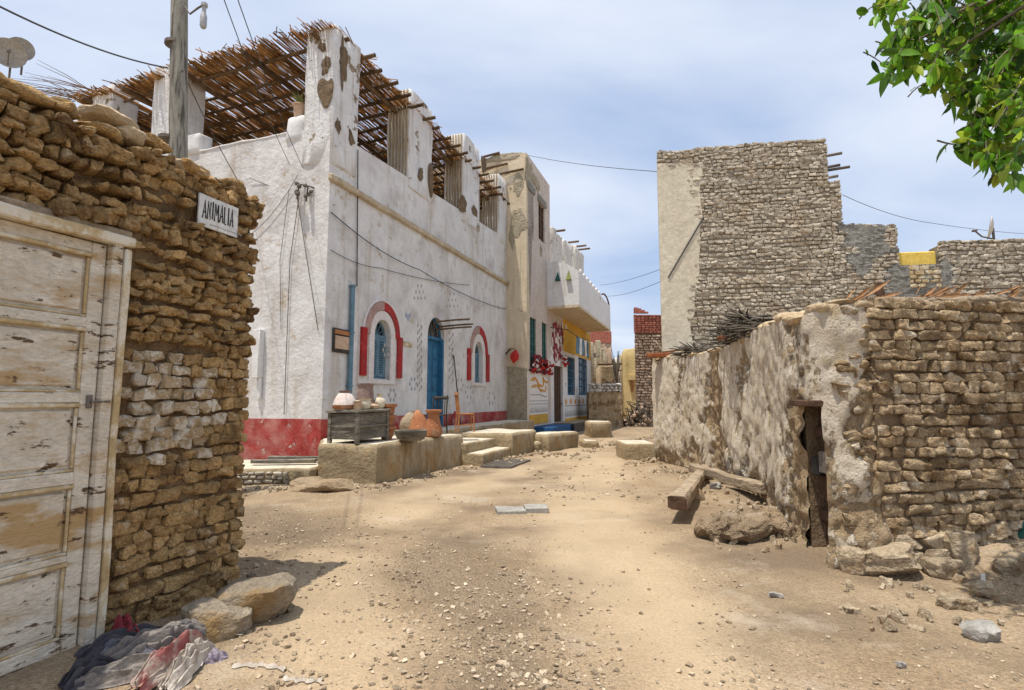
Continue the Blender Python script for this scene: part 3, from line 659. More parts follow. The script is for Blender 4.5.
for (u0, y0, h) in ((1.3, 1.9, .2), (1.2, 3.6, -.1), (3.6, 2.6, 1.2), (3.8, 5.0, 1.0), (7.0, 3.0, 1.1), (7.2, 5.8, 1.0)):
    pillar(u0, u0+.7, y0, y0+.8, ZC-.2, ZC+h+.7, 5)
# pergola roof: poles across, reeds along the street
ZR = PT-.12
def zroof(u, y): return ZR-.02*y+.06*noise.noise((u*.8, y*.8, 1))
m = MB(Hf)
for u in np.arange(.35, LEN+.3, .62):
    u = u+rng.uniform(-.1, .1); o1 = -rng.uniform(.1, .42); n = 7; yy = np.linspace(o1, DEP+rng.uniform(.1, .8), n); dd = rng.uniform(-.12, .12)
    m.tube([(u+dd*k/n+rng.normal()*.02, yy[k], zroof(u, yy[k])-.07+rng.normal()*.01) for k in range(n)], [.05-.003*k for k in range(n)], 7)
for y in (.45, 2.4, 4.4, 6.4, DEP-.4):
    m.tube([(u, y+rng.normal()*.03, zroof(u, y)-.16) for u in np.linspace(-.25, LEN+.2, 9)], .06, 7)
m.build('roof_poles', M_['pole'], white, smooth=60)
m = MB(Hf)
for layer in range(2):
    y = .0
    while y < DEP+.25:
        u = rng.uniform(-.32, .0)
        while u < LEN:
            ln = rng.uniform(1.0, 2.9); e = min(u+ln, LEN+rng.uniform(.0, .35)); sl = rng.normal()*.04
            if noise.noise((u*.7, y*1.1, layer*5)) < .30:
                z = zroof(u, y)-.012+layer*.035+rng.normal()*.012; um = (u+e)/2; r = rng.uniform(.009, .019)
                m.tube([(u, y+rng.normal()*.015, z), (um, y+sl*.5+rng.normal()*.015, zroof(um, y)+layer*.035+rng.normal()*.012), (e, y+sl+rng.normal()*.02, zroof(e, y)+layer*.035+rng.normal()*.012)], r, 4, cap=False)
            u = e+rng.uniform(-.15, .06)
        y += rng.uniform(.02, .034)
for k in range(170):   # loose ends sticking up and out over the edges
    if k < 110: u, y = rng.uniform(-.3, .3), rng.uniform(.2, DEP+.8); d = np.array([-rng.uniform(.05, .26), rng.normal()*.12, rng.uniform(-.03, .07)])
    else: u, y = rng.uniform(0, LEN), rng.uniform(-.05, .3); d = np.array([rng.normal()*.5, -rng.uniform(.05, .3), rng.uniform(-.02, .12)])
    a = np.array([u, y, zroof(u, y)]); m.tube([a-d*.4, a+d], rng.uniform(.008, .016), 4)
m.build('reed_mat', M_['reed'], white)
m = MB(Hf)   # dry palm ribs fanning off the far left end
for k in range(26):
    y = DEP+rng.uniform(-.9, .5); a = np.array([rng.uniform(-.3, .4), y, ZR-.1]); d = np.array([-rng.uniform(.2, .9), rng.uniform(.7, 2.6), rng.uniform(.0, .75)])
    m.tube([a, a+d*.5+np.array([0, 0, .05]), a+d], [.012, .009, .004], 4)
m.build('loose_palm_ribs', M_['pole'], white)

# windows of the white house
def surround(w, jl, jr, zj_l, zj_r, ro_px, name='surround'):
    pass
def house_window(W_, px_l, px_r, px_out, label):
    u0, u1, z0, z1, z2 = W_; uc = (u0+u1)/2; hw = (u1-u0)/2
    win = empty('window', Hf.p(uc, 0, z0)-C1*np.array([1, 1, 0]), None, None); win.parent = white; win['label'] = label
    ro = (Hf.py(px_out[1], 345)[0]-Hf.py(px_out[0], 345)[0])/2; ri = hw+(ro-hw)*.52
    def ring(r0, r1, a0, a1, y0, m, mi=0, n=12, sz=(z2-z1)/hw):
        P = []
        for k in range(n+1):
            t = a0+(a1-a0)*k/n; P.append((math.cos(t), math.sin(t)))
        v = []; f = []
        for (c, s_) in P:
            k1 = z1+r0*sz*s_; k2 = z1+r1*sz*.98*s_
            v += [(uc+r0*c, y0, k1), (uc+r1*c, y0, k2), (uc+r0*c, .0, k1), (uc+r1*c, .0, k2)]
        for k in range(n):
            o_ = 4*k; f += [(o_, o_+1, o_+5, o_+4), (o_+1, o_+3, o_+7, o_+5), (o_+2, o_, o_+4, o_+6)]
        f += [(0, 2, 3, 1), (4*n, 4*n+1, 4*n+3, 4*n+2)]
        m.add(v, f, mi)
    m = MB(Hf); ring(ri, ro, 0, math.pi*.5, -.055, m, 0); ring(ri, ro, math.pi*.5, math.pi, -.055, m, 1)
    ring(hw+.002, ri-.002, 0, math.pi, -.035, m, 2); ring(ro+.002, ro+.07, 0, math.pi, -.03, m, 2)
    m.box(u0-(ri-hw), u0-.001, -.035, 0, z0-.02, z1, 2); m.box(u1+.001, u1+(ri-hw), -.035, 0, z0-.02, z1, 2); m.box(u0-(ri-hw), u1+(ri-hw), -.045, .02, z0-.12, z0-.022, 2)
    jw = (ro-hw)*.52
    m.box(uc-ro-jw*.62, uc-ro+jw*.38, -.06, 0, z0+.05, z1+.12, 0); m.box(uc+ro-jw*.38, uc+ro+jw*.62, -.06, 0, z0+.05, z1+.05, 0)
    m.build('surround', [M_['redtrim'], M_['browntrim'], M_['palepink']], win, smooth=40)
    m = MB(Hf)
    for a, b, c, d in ((u0, u0+.06, z0, z1), (u1-.06, u1, z0, z1), (u0, u1, z0, z0+.06), (u0, u1, z1-.04, z1+.04)): m.rbox(a+.002, b-.002, .12, .2, c, d, .006)
    for k in range(1, 6): t = math.pi*k/6; m.tube([(uc, .16, z1), (uc+hw*.97*math.cos(t), .16, z1+(z2-z1)*.97*math.sin(t))], .012, 4)
    for k in range(12):
        t0, t1 = math.pi*k/12, math.pi*(k+1)/12; m.tube([(uc+hw*.93*math.cos(t0), .16, z1+(z2-z1)*.93*math.sin(t0)), (uc+hw*.93*math.cos(t1), .16, z1+(z2-z1)*.93*math.sin(t1))], .03, 5)
    m.build('frame', M_['bluegrey'], win, smooth=40)
    m = MB(Hf); m.box(u0+.01, u1-.01, .22, .235, z0, z2); m.build('pane', M_['glass'], win)
    for a, b in ((u0+.065, uc-.004), (uc+.004, u1-.065)):
        m = MB(Hf); m.rbox(a, a+.055, .1, .14, z0+.06, z1-.045, .005); m.rbox(b-.055, b, .1, .14, z0+.06, z1-.045, .005); zl = z0+.065
        m.rbox(a+.055, b-.055, .1, .14, z0+.06, z0+.12, .005); m.rbox(a+.055, b-.055, .1, .14, z1-.1, z1-.045, .005); zl = z0+.13
        while zl < z1-.11:
            m.add([(a+.055, .105, zl), (b-.055, .105, zl), (b-.055, .105, zl+.012), (a+.055, .105, zl+.012), (a+.055, .138, zl+.038), (b-.055, .138, zl+.038), (b-.055, .138, zl+.05), (a+.055, .138, zl+.05)],
                  [(0, 1, 2, 3), (4, 7, 6, 5), (0, 4, 5, 1), (3, 2, 6, 7)]); zl += .058
        m.build('shutter', M_['bluegrey'], win)
house_window(W1, 373, 389, (366, 400.5), 'larger arched window beside the drainpipe with blue louvred shutters')
house_window(W2, 474, 482, (469.5, 487.5), 'smaller arched window right of the blue door')
# door
u0, u1, z0, z1, z2 = DR; uc = (u0+u1)/2; hw = (u1-u0)/2
dr = empty('door', Hf.p(uc, 0, z0)-C1*np.array([1, 1, 0]), None, None); dr.parent = white; dr['label'] = 'tall blue arched double door'
m = MB(Hf); m.box(u0+.001, u0+.09, .1, .24, z0, z1); m.box(u1-.09, u1-.001, .02, .24, z0, z1); m.rbox(u0, u1, .08, .22, z1-.05, z1+.05, .01)
for k in range(12):
    t0, t1 = math.pi*k/12, math.pi*(k+1)/12; m.tube([(uc+hw*.95*math.cos(t0), .15, z1+(z2-z1)*.95*math.sin(t0)), (uc+hw*.95*math.cos(t1), .15, z1+(z2-z1)*.95*math.sin(t1))], .045, 5)
m.build('frame', M_['bluepaint'], dr)
m = MB(Hf)
for k in range(1, 9): t = math.pi*k/9; m.tube([(uc, .14, z1), (uc+hw*.95*math.cos(t), .14, z1+(z2-z1)*.95*math.sin(t))], .012, 4)
m.build('fanlight_grille', M_['iron'], dr)
m = MB(Hf); m.box(u0, u1, .25, .26, z1, z2); m.build('fanlight_pane', M_['glass'], dr)
for a, b in ((u0+.092, uc-.003), (uc+.003, u1-.092)):
    m = MB(Hf); m.box(a, b, .17, .2, z0+.02, z1-.05); n = 5
    for k in range(n):
        q0 = z0+.12+(z1-z0-.25)*k/n; q1 = z0+.05+(z1-z0-.25)*(k+1)/n; m.rbox(a+.08, b-.08, .145, .172, q0, q1, .02)
        m.rbox(a+.055, b-.055, .16, .171, q0-.03, q1+.03, .006)
    leaf = m.build('door_leaf', M_['bluepaint'], dr, smooth=40)
m = MB(Hf); m.lathe([(.0, 0), (.025, .01), (.025, .03), (.0, .05)], (uc+.1, .14, z0+1.15), 10, tilt=(R(90), 0, 0)); m.build('knob', M_['iron'], leaf)
# sticks above the door
m = MB(Hf)
for i, (du_, z) in enumerate(((-.1, 0), (.15, -.12), (.05, -.22))): m.tube([(uc+du_+.2, .1, z2-.12+z), (uc+du_+.45, -.45, z2-.05+z), (uc+du_+.75, -.8, z2+.0+z)], .03, 6)
m.build('lintel_sticks', M_['pole'], white)
# painted motifs
m = MB(Hf)
def diamond(px, py, s=.045, mi=0):
    u, z = Hf.py(px, py); m.add([(u-s, -.0145, z), (u, -.0145, z-s*1.5), (u+s, -.0145, z), (u, -.0145, z+s*1.5), (u-s, -.001, z), (u, -.001, z-s*1.5), (u+s, -.001, z), (u, -.001, z+s*1.5)], [(0, 1, 2, 3), (0, 4, 5, 1), (1, 5, 6, 2), (2, 6, 7, 3), (3, 7, 4, 0)], mi)
for cx_, y0, y1 in ((419.5, 325, 392), (451, 325, 378)):
    y = y0
    while y < y1: diamond(cx_-1.7, y); diamond(cx_+1.7, y+2); diamond(cx_, y+5, .03, 0); y += 7.5
for cx_, cy_ in ((419.5, 290), (452, 298)):
    for r in range(3):
        for q in range(3-r+1): diamond(cx_+(q-(3-r)/2)*3.6, cy_-r*6+8, .032)
for (cx_, cy_, mi) in ((413, 384, 1), (469, 392, 1), (459.5, 385, 0), (491, 398, 0), (392, 395, 0), (386, 350, 0)):
    for k in range(6):
        t = k*math.pi/3; diamond(cx_+3.2*math.cos(t), cy_+5.5*math.sin(t), .04, mi)
for (cx_, cy_) in ((408, 318),): diamond(cx_, cy_, .07, 1); diamond(cx_-2, cy_-3, .05, 1); diamond(cx_+2, cy_-3, .05, 1)
m.build('wall_painting', [M_['greybluepaint'], M_['bluemotif']], white)
# drainpipe, wall boxes on the left face
m = MB(Hf); u, zt_ = Hf.py(352.5, 286, -.06); m.tube([(u, -.07, zt_), (u, -.07, TZ)], .055, 10); m.tube([(u, -.07, zt_-.02), (u, -.07, zt_+.02)], .075, 10)
for z in (1.8, 3.0): m.box(u-.08, u+.08, -.11, .0, z, z+.03)
m.build('drainpipe', M_['bluegrey'], white, smooth=60)
m = MB(Hf); y_, z_ = Hf.px(262, 330); y2_, z2_ = Hf.px(262, 378)
m.rbox(-.16, 0, y_-.09, y_+.09, z2_, z_, .01, wob=.01, n=2); m.rbox(-.14, 0, y_+.42, y_+.55, z_-.6, z_-.05, .01); m.tube([(-.05, y_-.06, z2_), (-.05, y_-.06, z2_-.45)], .045, 8)
m.build('gutter_box', M_['whiteclean'], white, smooth=40)
# plaques on the facade (things hung on it)
def plaque(l, r_, t, b_, label, mt, name='wall_plaque', y=-.05, mt2=None):
    ua, za = Hf.py(l, t, y); ub, zb = Hf.py(r_, b_, y); e = empty(name, Hf.p((ua+ub)/2, y, (za+zb)/2), label, 'plaque')
    m = MB(Hf); m.rbox(ua, ub, y, -.002, min(za, zb), max(za, zb), .02, wob=.01, n=3); m.build('backing', M_[mt], e, smooth=40)
    if mt2:
        zl, zh = min(za, zb), max(za, zb); m = MB(Hf); m.rbox(ua+.05, ub-.05, y-.012, y-.001, zl+.08, zl+(zh-zl)*.68, .004); m.rbox(ua+.03, ub-.03, y-.014, y-.001, zl+(zh-zl)*.75, zh-.04, .004, mi=1)
        m.build('picture', [M_[mt2], M_['orangewood']], e)
plaque(334, 350, 327, 354, 'dark framed picture panel hung left of the drainpipe on the white house', 'darkwood', 'picture_panel', mt2='clay2')
plaque(404, 413, 341, 347, 'small ochre fish-shaped ornament between window and blue door', 'ochrewood')
# pot plant on the parapet by the corner pillar
pp = Hf.p(.1, 1.0, ZC+1.55); e = empty('potted_plant', pp, 'small grass plant in a pale pot on the parapet beside the corner pillar', 'plant')
m = MB(); m.lathe([(.09, 0), (.13, .26), (.15, .27), (.15, .3), (.12, .3), (.11, .25)], tuple(pp), 14); m.build('pot', M_['clay2'], e, smooth=50)
m = MB()
for k in range(60):
    a = rng.uniform(0, 6.28); r = rng.uniform(.05, .22); h = rng.uniform(.15, .34); m.tube([tuple(pp+np.array([0, 0, .27])), tuple(pp+np.array([r*.4*math.cos(a), r*.4*math.sin(a), .27+h*.7])), tuple(pp+np.array([r*math.cos(a), r*math.sin(a), .27+h]))], [.008, .006, .002], 3)
m.build('leaves', M_['plantgreen'], e)

# ---------------------------------------------------------------- terraces, steps, benches
def loc_f(px, py, z=0): p = on_z(px, py, z)-Hf.o; return float(np.dot(p, Hf.x)), float(np.dot(p, Hf.y))
A = loc_f(317, 484); B = loc_f(376, 485); C = loc_f(463, 464.5)
ter = empty('house_terrace', Hf.p(B[0], B[1], 0), 'long cement terrace in front of the white house carrying the chest and pots', 'terrace')
def soft_prism(poly, z0, z1, m, mi=0, r=.05, mi_top=1, amp=.02):
    """masonry block of any outline with subdivided, uneven sides and a rounded rim"""
    P = []
    n = len(poly)
    for i in range(n):
        a, b = np.array(poly[i]), np.array(poly[(i+1) % n]); k = max(1, int(np.linalg.norm(b-a)/.15))
        for j in range(k): P.append(a+(b-a)*j/k)
    P = np.array(P); c = P.mean(0); N_ = len(P); zs_ = list(np.linspace(z0, z1-r, max(3, int((z1-z0)/.12))))+[z1-r*.35, z1]
    off = [0]*(len(zs_)-2)+[r*.3, r]
    T = np.roll(P, -1, 0)-np.roll(P, 1, 0); nrm = np.stack([T[:, 1], -T[:, 0]], 1); nrm /= np.linalg.norm(nrm, axis=1)[:, None]
    v = []
    for z, o_ in zip(zs_, off):
        for p, q in zip(P, nrm):
            w = amp*noise.fractal((p[0]*1.7, p[1]*1.7, z*1.7), .8, 2, 4); w2 = amp*.6*noise.noise((p[0]*1.3, p[1]*1.3, 8)); v.append((p[0]-q[0]*(o_-w), p[1]-q[1]*(o_-w), z+w2*(z-z0)/(z1-z0)))
    f = [(i*N_+k, i*N_+(k+1) % N_, (i+1)*N_+(k+1) % N_, (i+1)*N_+k) for i in range(len(zs_)-1) for k in range(N_)]
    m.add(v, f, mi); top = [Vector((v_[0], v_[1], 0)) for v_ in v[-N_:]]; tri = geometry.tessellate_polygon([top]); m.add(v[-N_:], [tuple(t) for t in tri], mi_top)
m = MB(Hf); soft_prism([(-.0, -.02), A, B, C, (C[0]+.1, -1.15), (LEN+.0, -1.15), (LEN, -.02)], -.2, TZ, m, r=.07, amp=.035); m.build('platform', [M_['cement'], M_['cementtop']], ter, smooth=50)
p = loc_f(483, 466); q = loc_f(506, 457.5)
st = empty('entrance_steps', Hf.p(p[0], p[1], 0), 'two low cement steps between the terrace and the next bench', 'steps')
m = MB(Hf); soft_prism([(p[0], p[1]), (q[0], p[1]), (q[0], -1.16), (p[0], -1.16)], -.1, .27, m, r=.04); m.build('lower_step', [M_['cement'], M_['cementtop']], st, smooth=50)
m = MB(Hf); soft_prism([(p[0]+.003, p[1]+.42), (q[0]-.1, p[1]+.42), (q[0]-.1, -1.163), (p[0]+.003, -1.163)], .2, .5, m, r=.04); m.build('upper_step', [M_['cement'], M_['cementtop']], st, smooth=50)
E_ = loc_f(537, 450.5)
def bench(name, poly, z1, label, cat='bench', mats=('cement', 'cementtop'), group=None, r=.09, amp=.06):
    e = empty(name, Hf.p(poly[0][0], poly[0][1], 0), label, cat, group); m = MB(Hf); soft_prism(poly, -.2, z1, m, r=r, amp=amp); m.build('body', [M_[x] for x in mats], e, smooth=50); return e
bench('mastaba_bench', [(q[0]+.01, -2.75), (E_[0], E_[1]), (E_[0]+.2, -1.17), (q[0]+.01, -1.17)], .62, 'ochre cement street bench just right of the steps', r=.08)
a_ = loc_f(549, 452); b_ = loc_f(573, 451)
bench('mastaba_bench', [(a_[0], a_[1]), (b_[0]+1.2, b_[1]+.1), (b_[0]+1.4, b_[1]+.9), (a_[0]+.2, a_[1]+.9)], .5, 'grey cement bench in front of the yellow house doorway')
a_ = loc_f(538, 452); bench('stone_block', [(a_[0], a_[1]), (a_[0]+.5, a_[1]-.15), (a_[0]+.7, a_[1]+.4), (a_[0]+.1, a_[1]+.5)], .3, 'small stone block left of the grey cement bench', 'block')
a_ = loc_f(592, 438); bench('stone_block', [(a_[0], a_[1]), (a_[0]+.5, a_[1]-.65), (a_[0]+1.5, a_[1]-.55), (a_[0]+1.5, a_[1]+.6)], .62, 'grey masonry block past the yellow house at the street side', 'block')
a_ = loc_f(584, 448); bench('stone_block', [(a_[0], a_[1]), (a_[0]+.3, a_[1]-.4), (a_[0]+.9, a_[1]-.3), (a_[0]+.7, a_[1]+.3)], .22, 'low pale block on the ground below the grey masonry block', 'block')
a_ = loc_f(531, 437); bench('doorstep_plinth', [(LEN+.75, -1.75), (LEN+3.9, -1.75), (LEN+3.9, -.75), (LEN+.75, -.75)], .40, 'blue painted plinth under the mural wall', 'plinth', ('plinthblue', 'plinthblue'), r=.03, amp=.01)
bench('doorstep_plinth', [(LEN+3.95, -1.9), (LEN+9.5, -1.9), (LEN+9.5, -.78), (LEN+3.95, -.78)], .42, 'dark tiled doorstep in front of the brown door', 'plinth', ('glass', 'cement'), r=.03, amp=.01)
# grey low wall at the right side of the street
pa = on_z(625, 461); pb = on_z(660, 456)
e = empty('kerb_block', pa, 'low grey cement block at the foot of the crumbling plaster wall', 'block')
m = MB(Frame(pa, (1, .02))); soft_prism([(0, 0), (.8, 0), (.85, 1.3), (0.05, 1.3)], -.2, .42, m, r=.04); m.build('body', [M_['cement'], M_['cementtop']], e, smooth=50)
# small low brick bench against the left face
pa = loc_f(240, 487); pb = loc_f(308, 486)
lb = empty('brick_bench', Hf.p(pb[0], pb[1], 0), 'low broken brick ledge below the red band at the house corner', 'ledge')
fr = Frame(Hf.p(pa[0], pa[1], 0), (Hf.p(*pb, 0)-Hf.p(*pa, 0))[:2]); ln = np.linalg.norm(np.array(pa)-np.array(pb))
m = MB(fr); soft_prism([(-2.2, .05), (ln, .05), (ln+.3, 1.4), (-2.2, 1.8)], -.1, .3, m, r=.05, amp=.03); m.build('body', [M_['cement'], M_['cementtop']], lb, smooth=50)
m = MB(fr); masonry(m, -2.0, ln-.35, -.03, .26, .04, .1, (.06, .08), (.1, .2), seed=31, n=2); m.build('bricks', M_['greymud'], lb, smooth=60)
fr2 = Frame(fr.p(-.1, .55, .33), fr.x[:2])
for i, (dx, dy, lx, lab) in enumerate(((.05, .0, 1.15, 'weathered plank lying in front on the low brick ledge'), (.25, .3, 1.0, 'weathered plank lying nearer the red wall on the low ledge'))):
    e = empty('plank', fr2.p(dx, dy, .0), lab, 'plank'); m = MB(fr2); m.rbox(dx, dx+lx, dy, dy+.14, .0, .07+.03*i, .01, wob=.02, n=4); m.build('timber', M_['greywood'], e, smooth=40)
p = G(326, 488); e = tag(MB().stone((p[0], p[1], p[2]+.02), (1.05, .6, .24), (0, .04, .1), k=2.3, amp=.12, n=20).build('mud_mound', M_['sand'], smooth=180, rough=((.02, 4), (.008, 14))), 'rounded pale mud hump at the foot of the terrace corner', 'mound')

# ---------------------------------------------------------------- chest and pots on the terrace
cp = on_z(357, 443.5, TZ+.01); CF = Frame((cp[0], cp[1], TZ), D)
chest = empty('wooden_chest', cp, 'weathered grey wooden chest standing at the terrace corner under the pots', 'chest')
cl, cw, chh = 1.0, .62, .62
m = MB(CF)
for z0_, z1_ in ((.07, .3), (.31, .55)):
    m.rbox(0, cl, 0, .03, z0_, z1_, .006, wob=.012, n=6); m.rbox(0, .03, .032, cw, z0_, z1_, .006, wob=.012, n=4); m.rbox(cl-.03, cl, .032, cw, z0_, z1_, .006); m.rbox(.032, cl-.032, cw-.03, cw, z0_, z1_, .006)
m.build('side_boards', M_['greywood'], chest, smooth=40)
m = MB(CF); m.rbox(-.05, cl+.05, -.05, cw+.05, .56, .61, .01, wob=.02, n=6); m.build('lid', M_['greywood'], chest, smooth=40)
m = MB(CF)
for x_ in (-.02, cl-.05):
    for y_ in (-.02, cw-.05): m.rbox(x_, x_+.07, y_, y_+.07, 0.004, .555, .006)
m.rbox(.055, cl-.055, -.018, .0, .29, .33, .004); m.rbox(-.018, .0, .055, cw-.055, .29, .33, .004); m.build('frame', M_['greywood'], chest, smooth=40)
def pot(px, py, zb, prof, label, mt, name='clay_pot', cat='pot', tilt=(0, 0, 0), extra=None, Y=None, group='pots on the terrace', seg=22):
    p = on_z(px, py, zb) if Y is None else np.array([*at_y(px, py, Y)[:2], zb])
    o = MB(); 
    prof = list(prof); 
    w = 1.0
    o.lathe(prof, (0, 0, 0), seg, tilt=tilt)
    if extra:
        e = empty(name, p, label, cat, group); o.build('body', M_[mt], e, local=True, smooth=50)
        for nm, prof2, mt2 in extra: MB().lathe(prof2, (0, 0, 0), seg, tilt=tilt).build(nm, M_[mt2], e, local=True, smooth=50)
        return e
    ob = o.build(name, M_[mt], smooth=50); ob.location = [float(v) for v in p]; return tag(ob, label, cat, group)
ct = TZ+.615
def onchest(x_, y_): return CF.p(x_, y_, .615)
def put(o, p): o.location = [float(v) for v in p]; return o
put(pot(340, 405, ct, [(.18, .0), (.215, .03), (.215, .08), (.2, .09)], 'wide pink and white jar with ochre foot on the chest, left of the others', 'clay', 'storage_jar', 'jar',
    extra=[('shoulder', [(.215, .085), (.19, .18), (.12, .29), (.09, .31)], 'basket'), ('rim', [(.09, .31), (.11, .33), (.11, .35), (.07, .35)], 'darkclay')]), onchest(.15, .4))
put(pot(0, 405, ct, [(.17, 0), (.19, .03), (.17, .2), (.15, .38), (.14, .43), (.16, .46), (.16, .5), (.08, .5)], 'tall dark brown ribbed pot standing behind on the chest', 'darkclay', 'storage_jar', 'jar'), onchest(.74, .36))
put(pot(0, 405, ct, [(.06, 0), (.1, .03), (.12, .11), (.1, .17), (.12, .2), (.08, .2)], 'small cream bowl-shaped pot at the middle of the chest', 'bowlwhite'), onchest(.36, .1))
put(pot(0, 405, ct, [(.06, 0), (.07, .02), (.07, .13), (.09, .15), (.05, .15)], 'small brown cup between jar and cream pot', 'clay2'), onchest(.1, .08))
put(pot(0, 405, ct, [(.05, 0), (.1, .05), (.12, .13), (.09, .2), (.05, .23), (.05, .28), (.07, .3), (.04, .3)], 'round cream jug with narrow neck at the right of the chest', 'bowlwhite', 'jug', 'jug'), onchest(.9, .13))
put(pot(0, 405, ct, [(.04, 0), (.07, .02), (.09, .07), (.06, .11), (.07, .13), (.03, .13)], 'small speckled clay pot beside the round cream jug', 'clay2'), onchest(.64, .08))
put(pot(0, 405, ct, [(.1, 0), (.13, .08), (.17, .16), (.16, .17), (.12, .1)], 'open shallow cream bowl behind the small pots on the chest', 'bowlwhite', 'bowl', 'bowl'), onchest(.42, .27))
# stacked orange pots right of the chest
tp = CF.p(cl+.18, .12, 0)
for i, lab in enumerate(('orange flower pot, bottom of the stack beside the chest', 'orange flower pot, middle of the stack beside the chest', 'orange flower pot, top of the stack beside the chest')):
    o = MB().lathe([(.1, 0), (.16, .2), (.19, .2), (.19, .26), (.16, .26), (.13, .06)], (0, 0, 0), 20).build('flower_pot', M_['clay'], smooth=40)
    put(o, tp+np.array([rng.normal()*.012, 0, .003+.225*i])); tag(o, lab, 'pot', 'stacked orange pots')
tp = on_z(402, 437, TZ)
put(pot(0, 0, TZ, [(.02, 0), (.17, .04), (.22, .2), (.18, .4), (.09, .46), (.12, .5), (.05, .5)], 'mottled brown storage jar lying tilted behind the grey basin', 'mud' if 'mud' in M_ else 'drywood', 'storage_jar', 'jar', tilt=(R(-35), R(25), 0)), tp+np.array([.0, .35, .1]))
tp = on_z(410, 441, TZ)
put(pot(0, 0, TZ, [(.2, 0), (.27, .04), (.31, .13), (.32, .2), (.26, .2), (.22, .1)], 'wide grey stone basin on the terrace edge', 'greywood', 'basin', 'basin'), tp+np.array([0, .1, .003]))
put(pot(0, 0, TZ, [(.04, 0), (.07, .04), (.04, .09), (.05, .1), (.02, .1)], 'small black and white cup standing in the grey basin', 'signwhite', 'cup', 'cup', extra=[('band', [(.055, .02), (.074, .035), (.072, .05), (.05, .06)], 'black')]), tp+np.array([.05, .1, .085]))
tp = on_z(420, 437, TZ)
o = put(pot(0, 0, TZ, [(.06, 0), (.19, .04), (.25, .1), (.24, .16), (.12, .42), (.04, .54), (.01, .55)], 'orange cone-shaped clay pot leaning by the urn', 'clay', 'cone_pot', 'pot', tilt=(R(4), R(-8), 0)), tp+np.array([-.04, .3, .03]))
tp = on_z(428, 438, TZ)
put(pot(0, 0, TZ, [(.12, 0), (.18, .03), (.2, .12), (.15, .3), (.12, .45), (.12, .5), (.17, .52), (.18, .57), (.14, .58), (.1, .5)], 'tall terracotta urn with flared rim beside the blue door', 'clay', 'urn', 'urn'), tp+np.array([.06, .35, .003]))
# chairs
def chair(base, rz, mt, label, seat_h=.44, back=.9, nspin=4):
    e = empty('chair', base, label, 'chair', 'wooden chairs by the blue door', rz); w = .2
    m = MB()
    for k in range(6): m.rbox(-w, w, -w+k*.067, -w+k*.067+.06, seat_h-.02, seat_h+.005, .004)
    m.build('seat', M_[mt], e, local=True)
    for sx in (-1, 1):
        MB().tube([(sx*w*.95, -w*.95, .0), (sx*w*.9, -w*.9, seat_h-.02)], .018, 8).build('leg', M_[mt], e, local=True, smooth=60)
        MB().tube([(sx*w*.95, w*1.05, .0), (sx*w*.9, w*.9, seat_h), (sx*w*.9, w*1.15, back)], .018, 8).build('leg', M_[mt], e, local=True, smooth=60)
    m = MB(); m.rbox(-w*1.05, w*1.05, w*1.1, w*1.24, back-.1, back-.02, .01)
    for k in range(nspin): x_ = -w*.6+k*w*1.2/(nspin-1); m.tube([(x_, w*.97, seat_h), (x_, w*1.15, back-.1)], .01, 6)
    m.build('backrest', M_[mt], e, local=True, smooth=60)
    m = MB(); m.tube([(-w*.93, -w*.93, .2), (w*.93, -w*.93, .2)], .01, 6); m.tube([(-w*.93, -w*.93, .16), (-w*.93, w, .16)], .01, 6); m.tube([(w*.93, -w*.93, .16), (w*.93, w, .16)], .01, 6); m.build('stretcher', M_[mt], e, local=True)
    return e
c_ = on_z(470, 431, TZ); chair((c_[0]-.1, c_[1]-.3, TZ+.002), Hf.ang+R(35), 'orangewood', 'orange wooden chair standing right of the blue door', seat_h=.45, back=.98)
c_ = on_z(433, 434, TZ); chair((c_[0]+.05, c_[1]+.1, TZ+.002), Hf.ang-R(90), 'darkwood', 'black chair standing in front of the blue door')
# broom leaning right of door
c_ = Hf.p(Hf.py(452, 420)[0]+.0, -.28, TZ); e = empty('broom', c_, 'thin pole with rag leaning on the wall right of the blue door', 'pole'); m = MB(Hf); ub = Hf.py(452, 420)[0]
m.tube([(ub, -.3, TZ), (ub+.02, -.03, 2.9)], .02, 6); m.tube([(ub+.02, -.03, 2.9), (ub-.12, -.05, 2.93)], .015, 6); m.build('handle', M_['darkwood'], e)
m = MB(Hf); m.lathe([(.09, 0), (.07, .2), (.03, .42), (.01, .45)], (ub-.22, -.2, TZ+.002), 10); m.build('head', M_['redpaint'], e, smooth=60)

# ================================================================ SECOND HOUSE (cream) and THIRD (yellow, balcony)
U2 = LEN+.01
yo = Hf.px(527, 400, U2)[0]               # outward offset of its facade (negative)
ytl, ztl = Hf.px(484, 158, U2); _, ztr = Hf.px(524, 153, U2)
U3 = Hf.py(550, 250, yo)[0]; U4 = Hf.py(591, 380, yo)[0]
zt2 = ztr
cream = empty('cream_house', Hf.p(U2, yo, 0), 'tall cream two-storey house next to the white house, brown shutters above and painted front below', 'building')
def rect_f(l, r_, t, b_, y): ua, za = Hf.py(l, (t+b_)/2, y); ub, _ = Hf.py(r_, (t+b_)/2, y); zt = Hf.py((l+r_)/2, t, y)[1]; zb = Hf.py((l+r_)/2, b_, y)[1]; return ua, ub, zb, zt
rw = [rect_f(527.8, 533.5, 192, 229, yo), rect_f(538.5, 544.5, 205, 241, yo), rect_f(530, 536.2, 318, 368, yo), rect_f(542, 546.8, 323, 371, yo)]
hole = lambda r: [(r[0], r[2]), (r[1], r[2]), (r[1], r[3]), (r[0], r[3])]
m = MB(Hf)
m.panel([(U2+.3, -.3), (U3, -.3), (U3, zt2), (U2+.3, zt2)], [hole(r) for r in rw], yo, yo+.3)
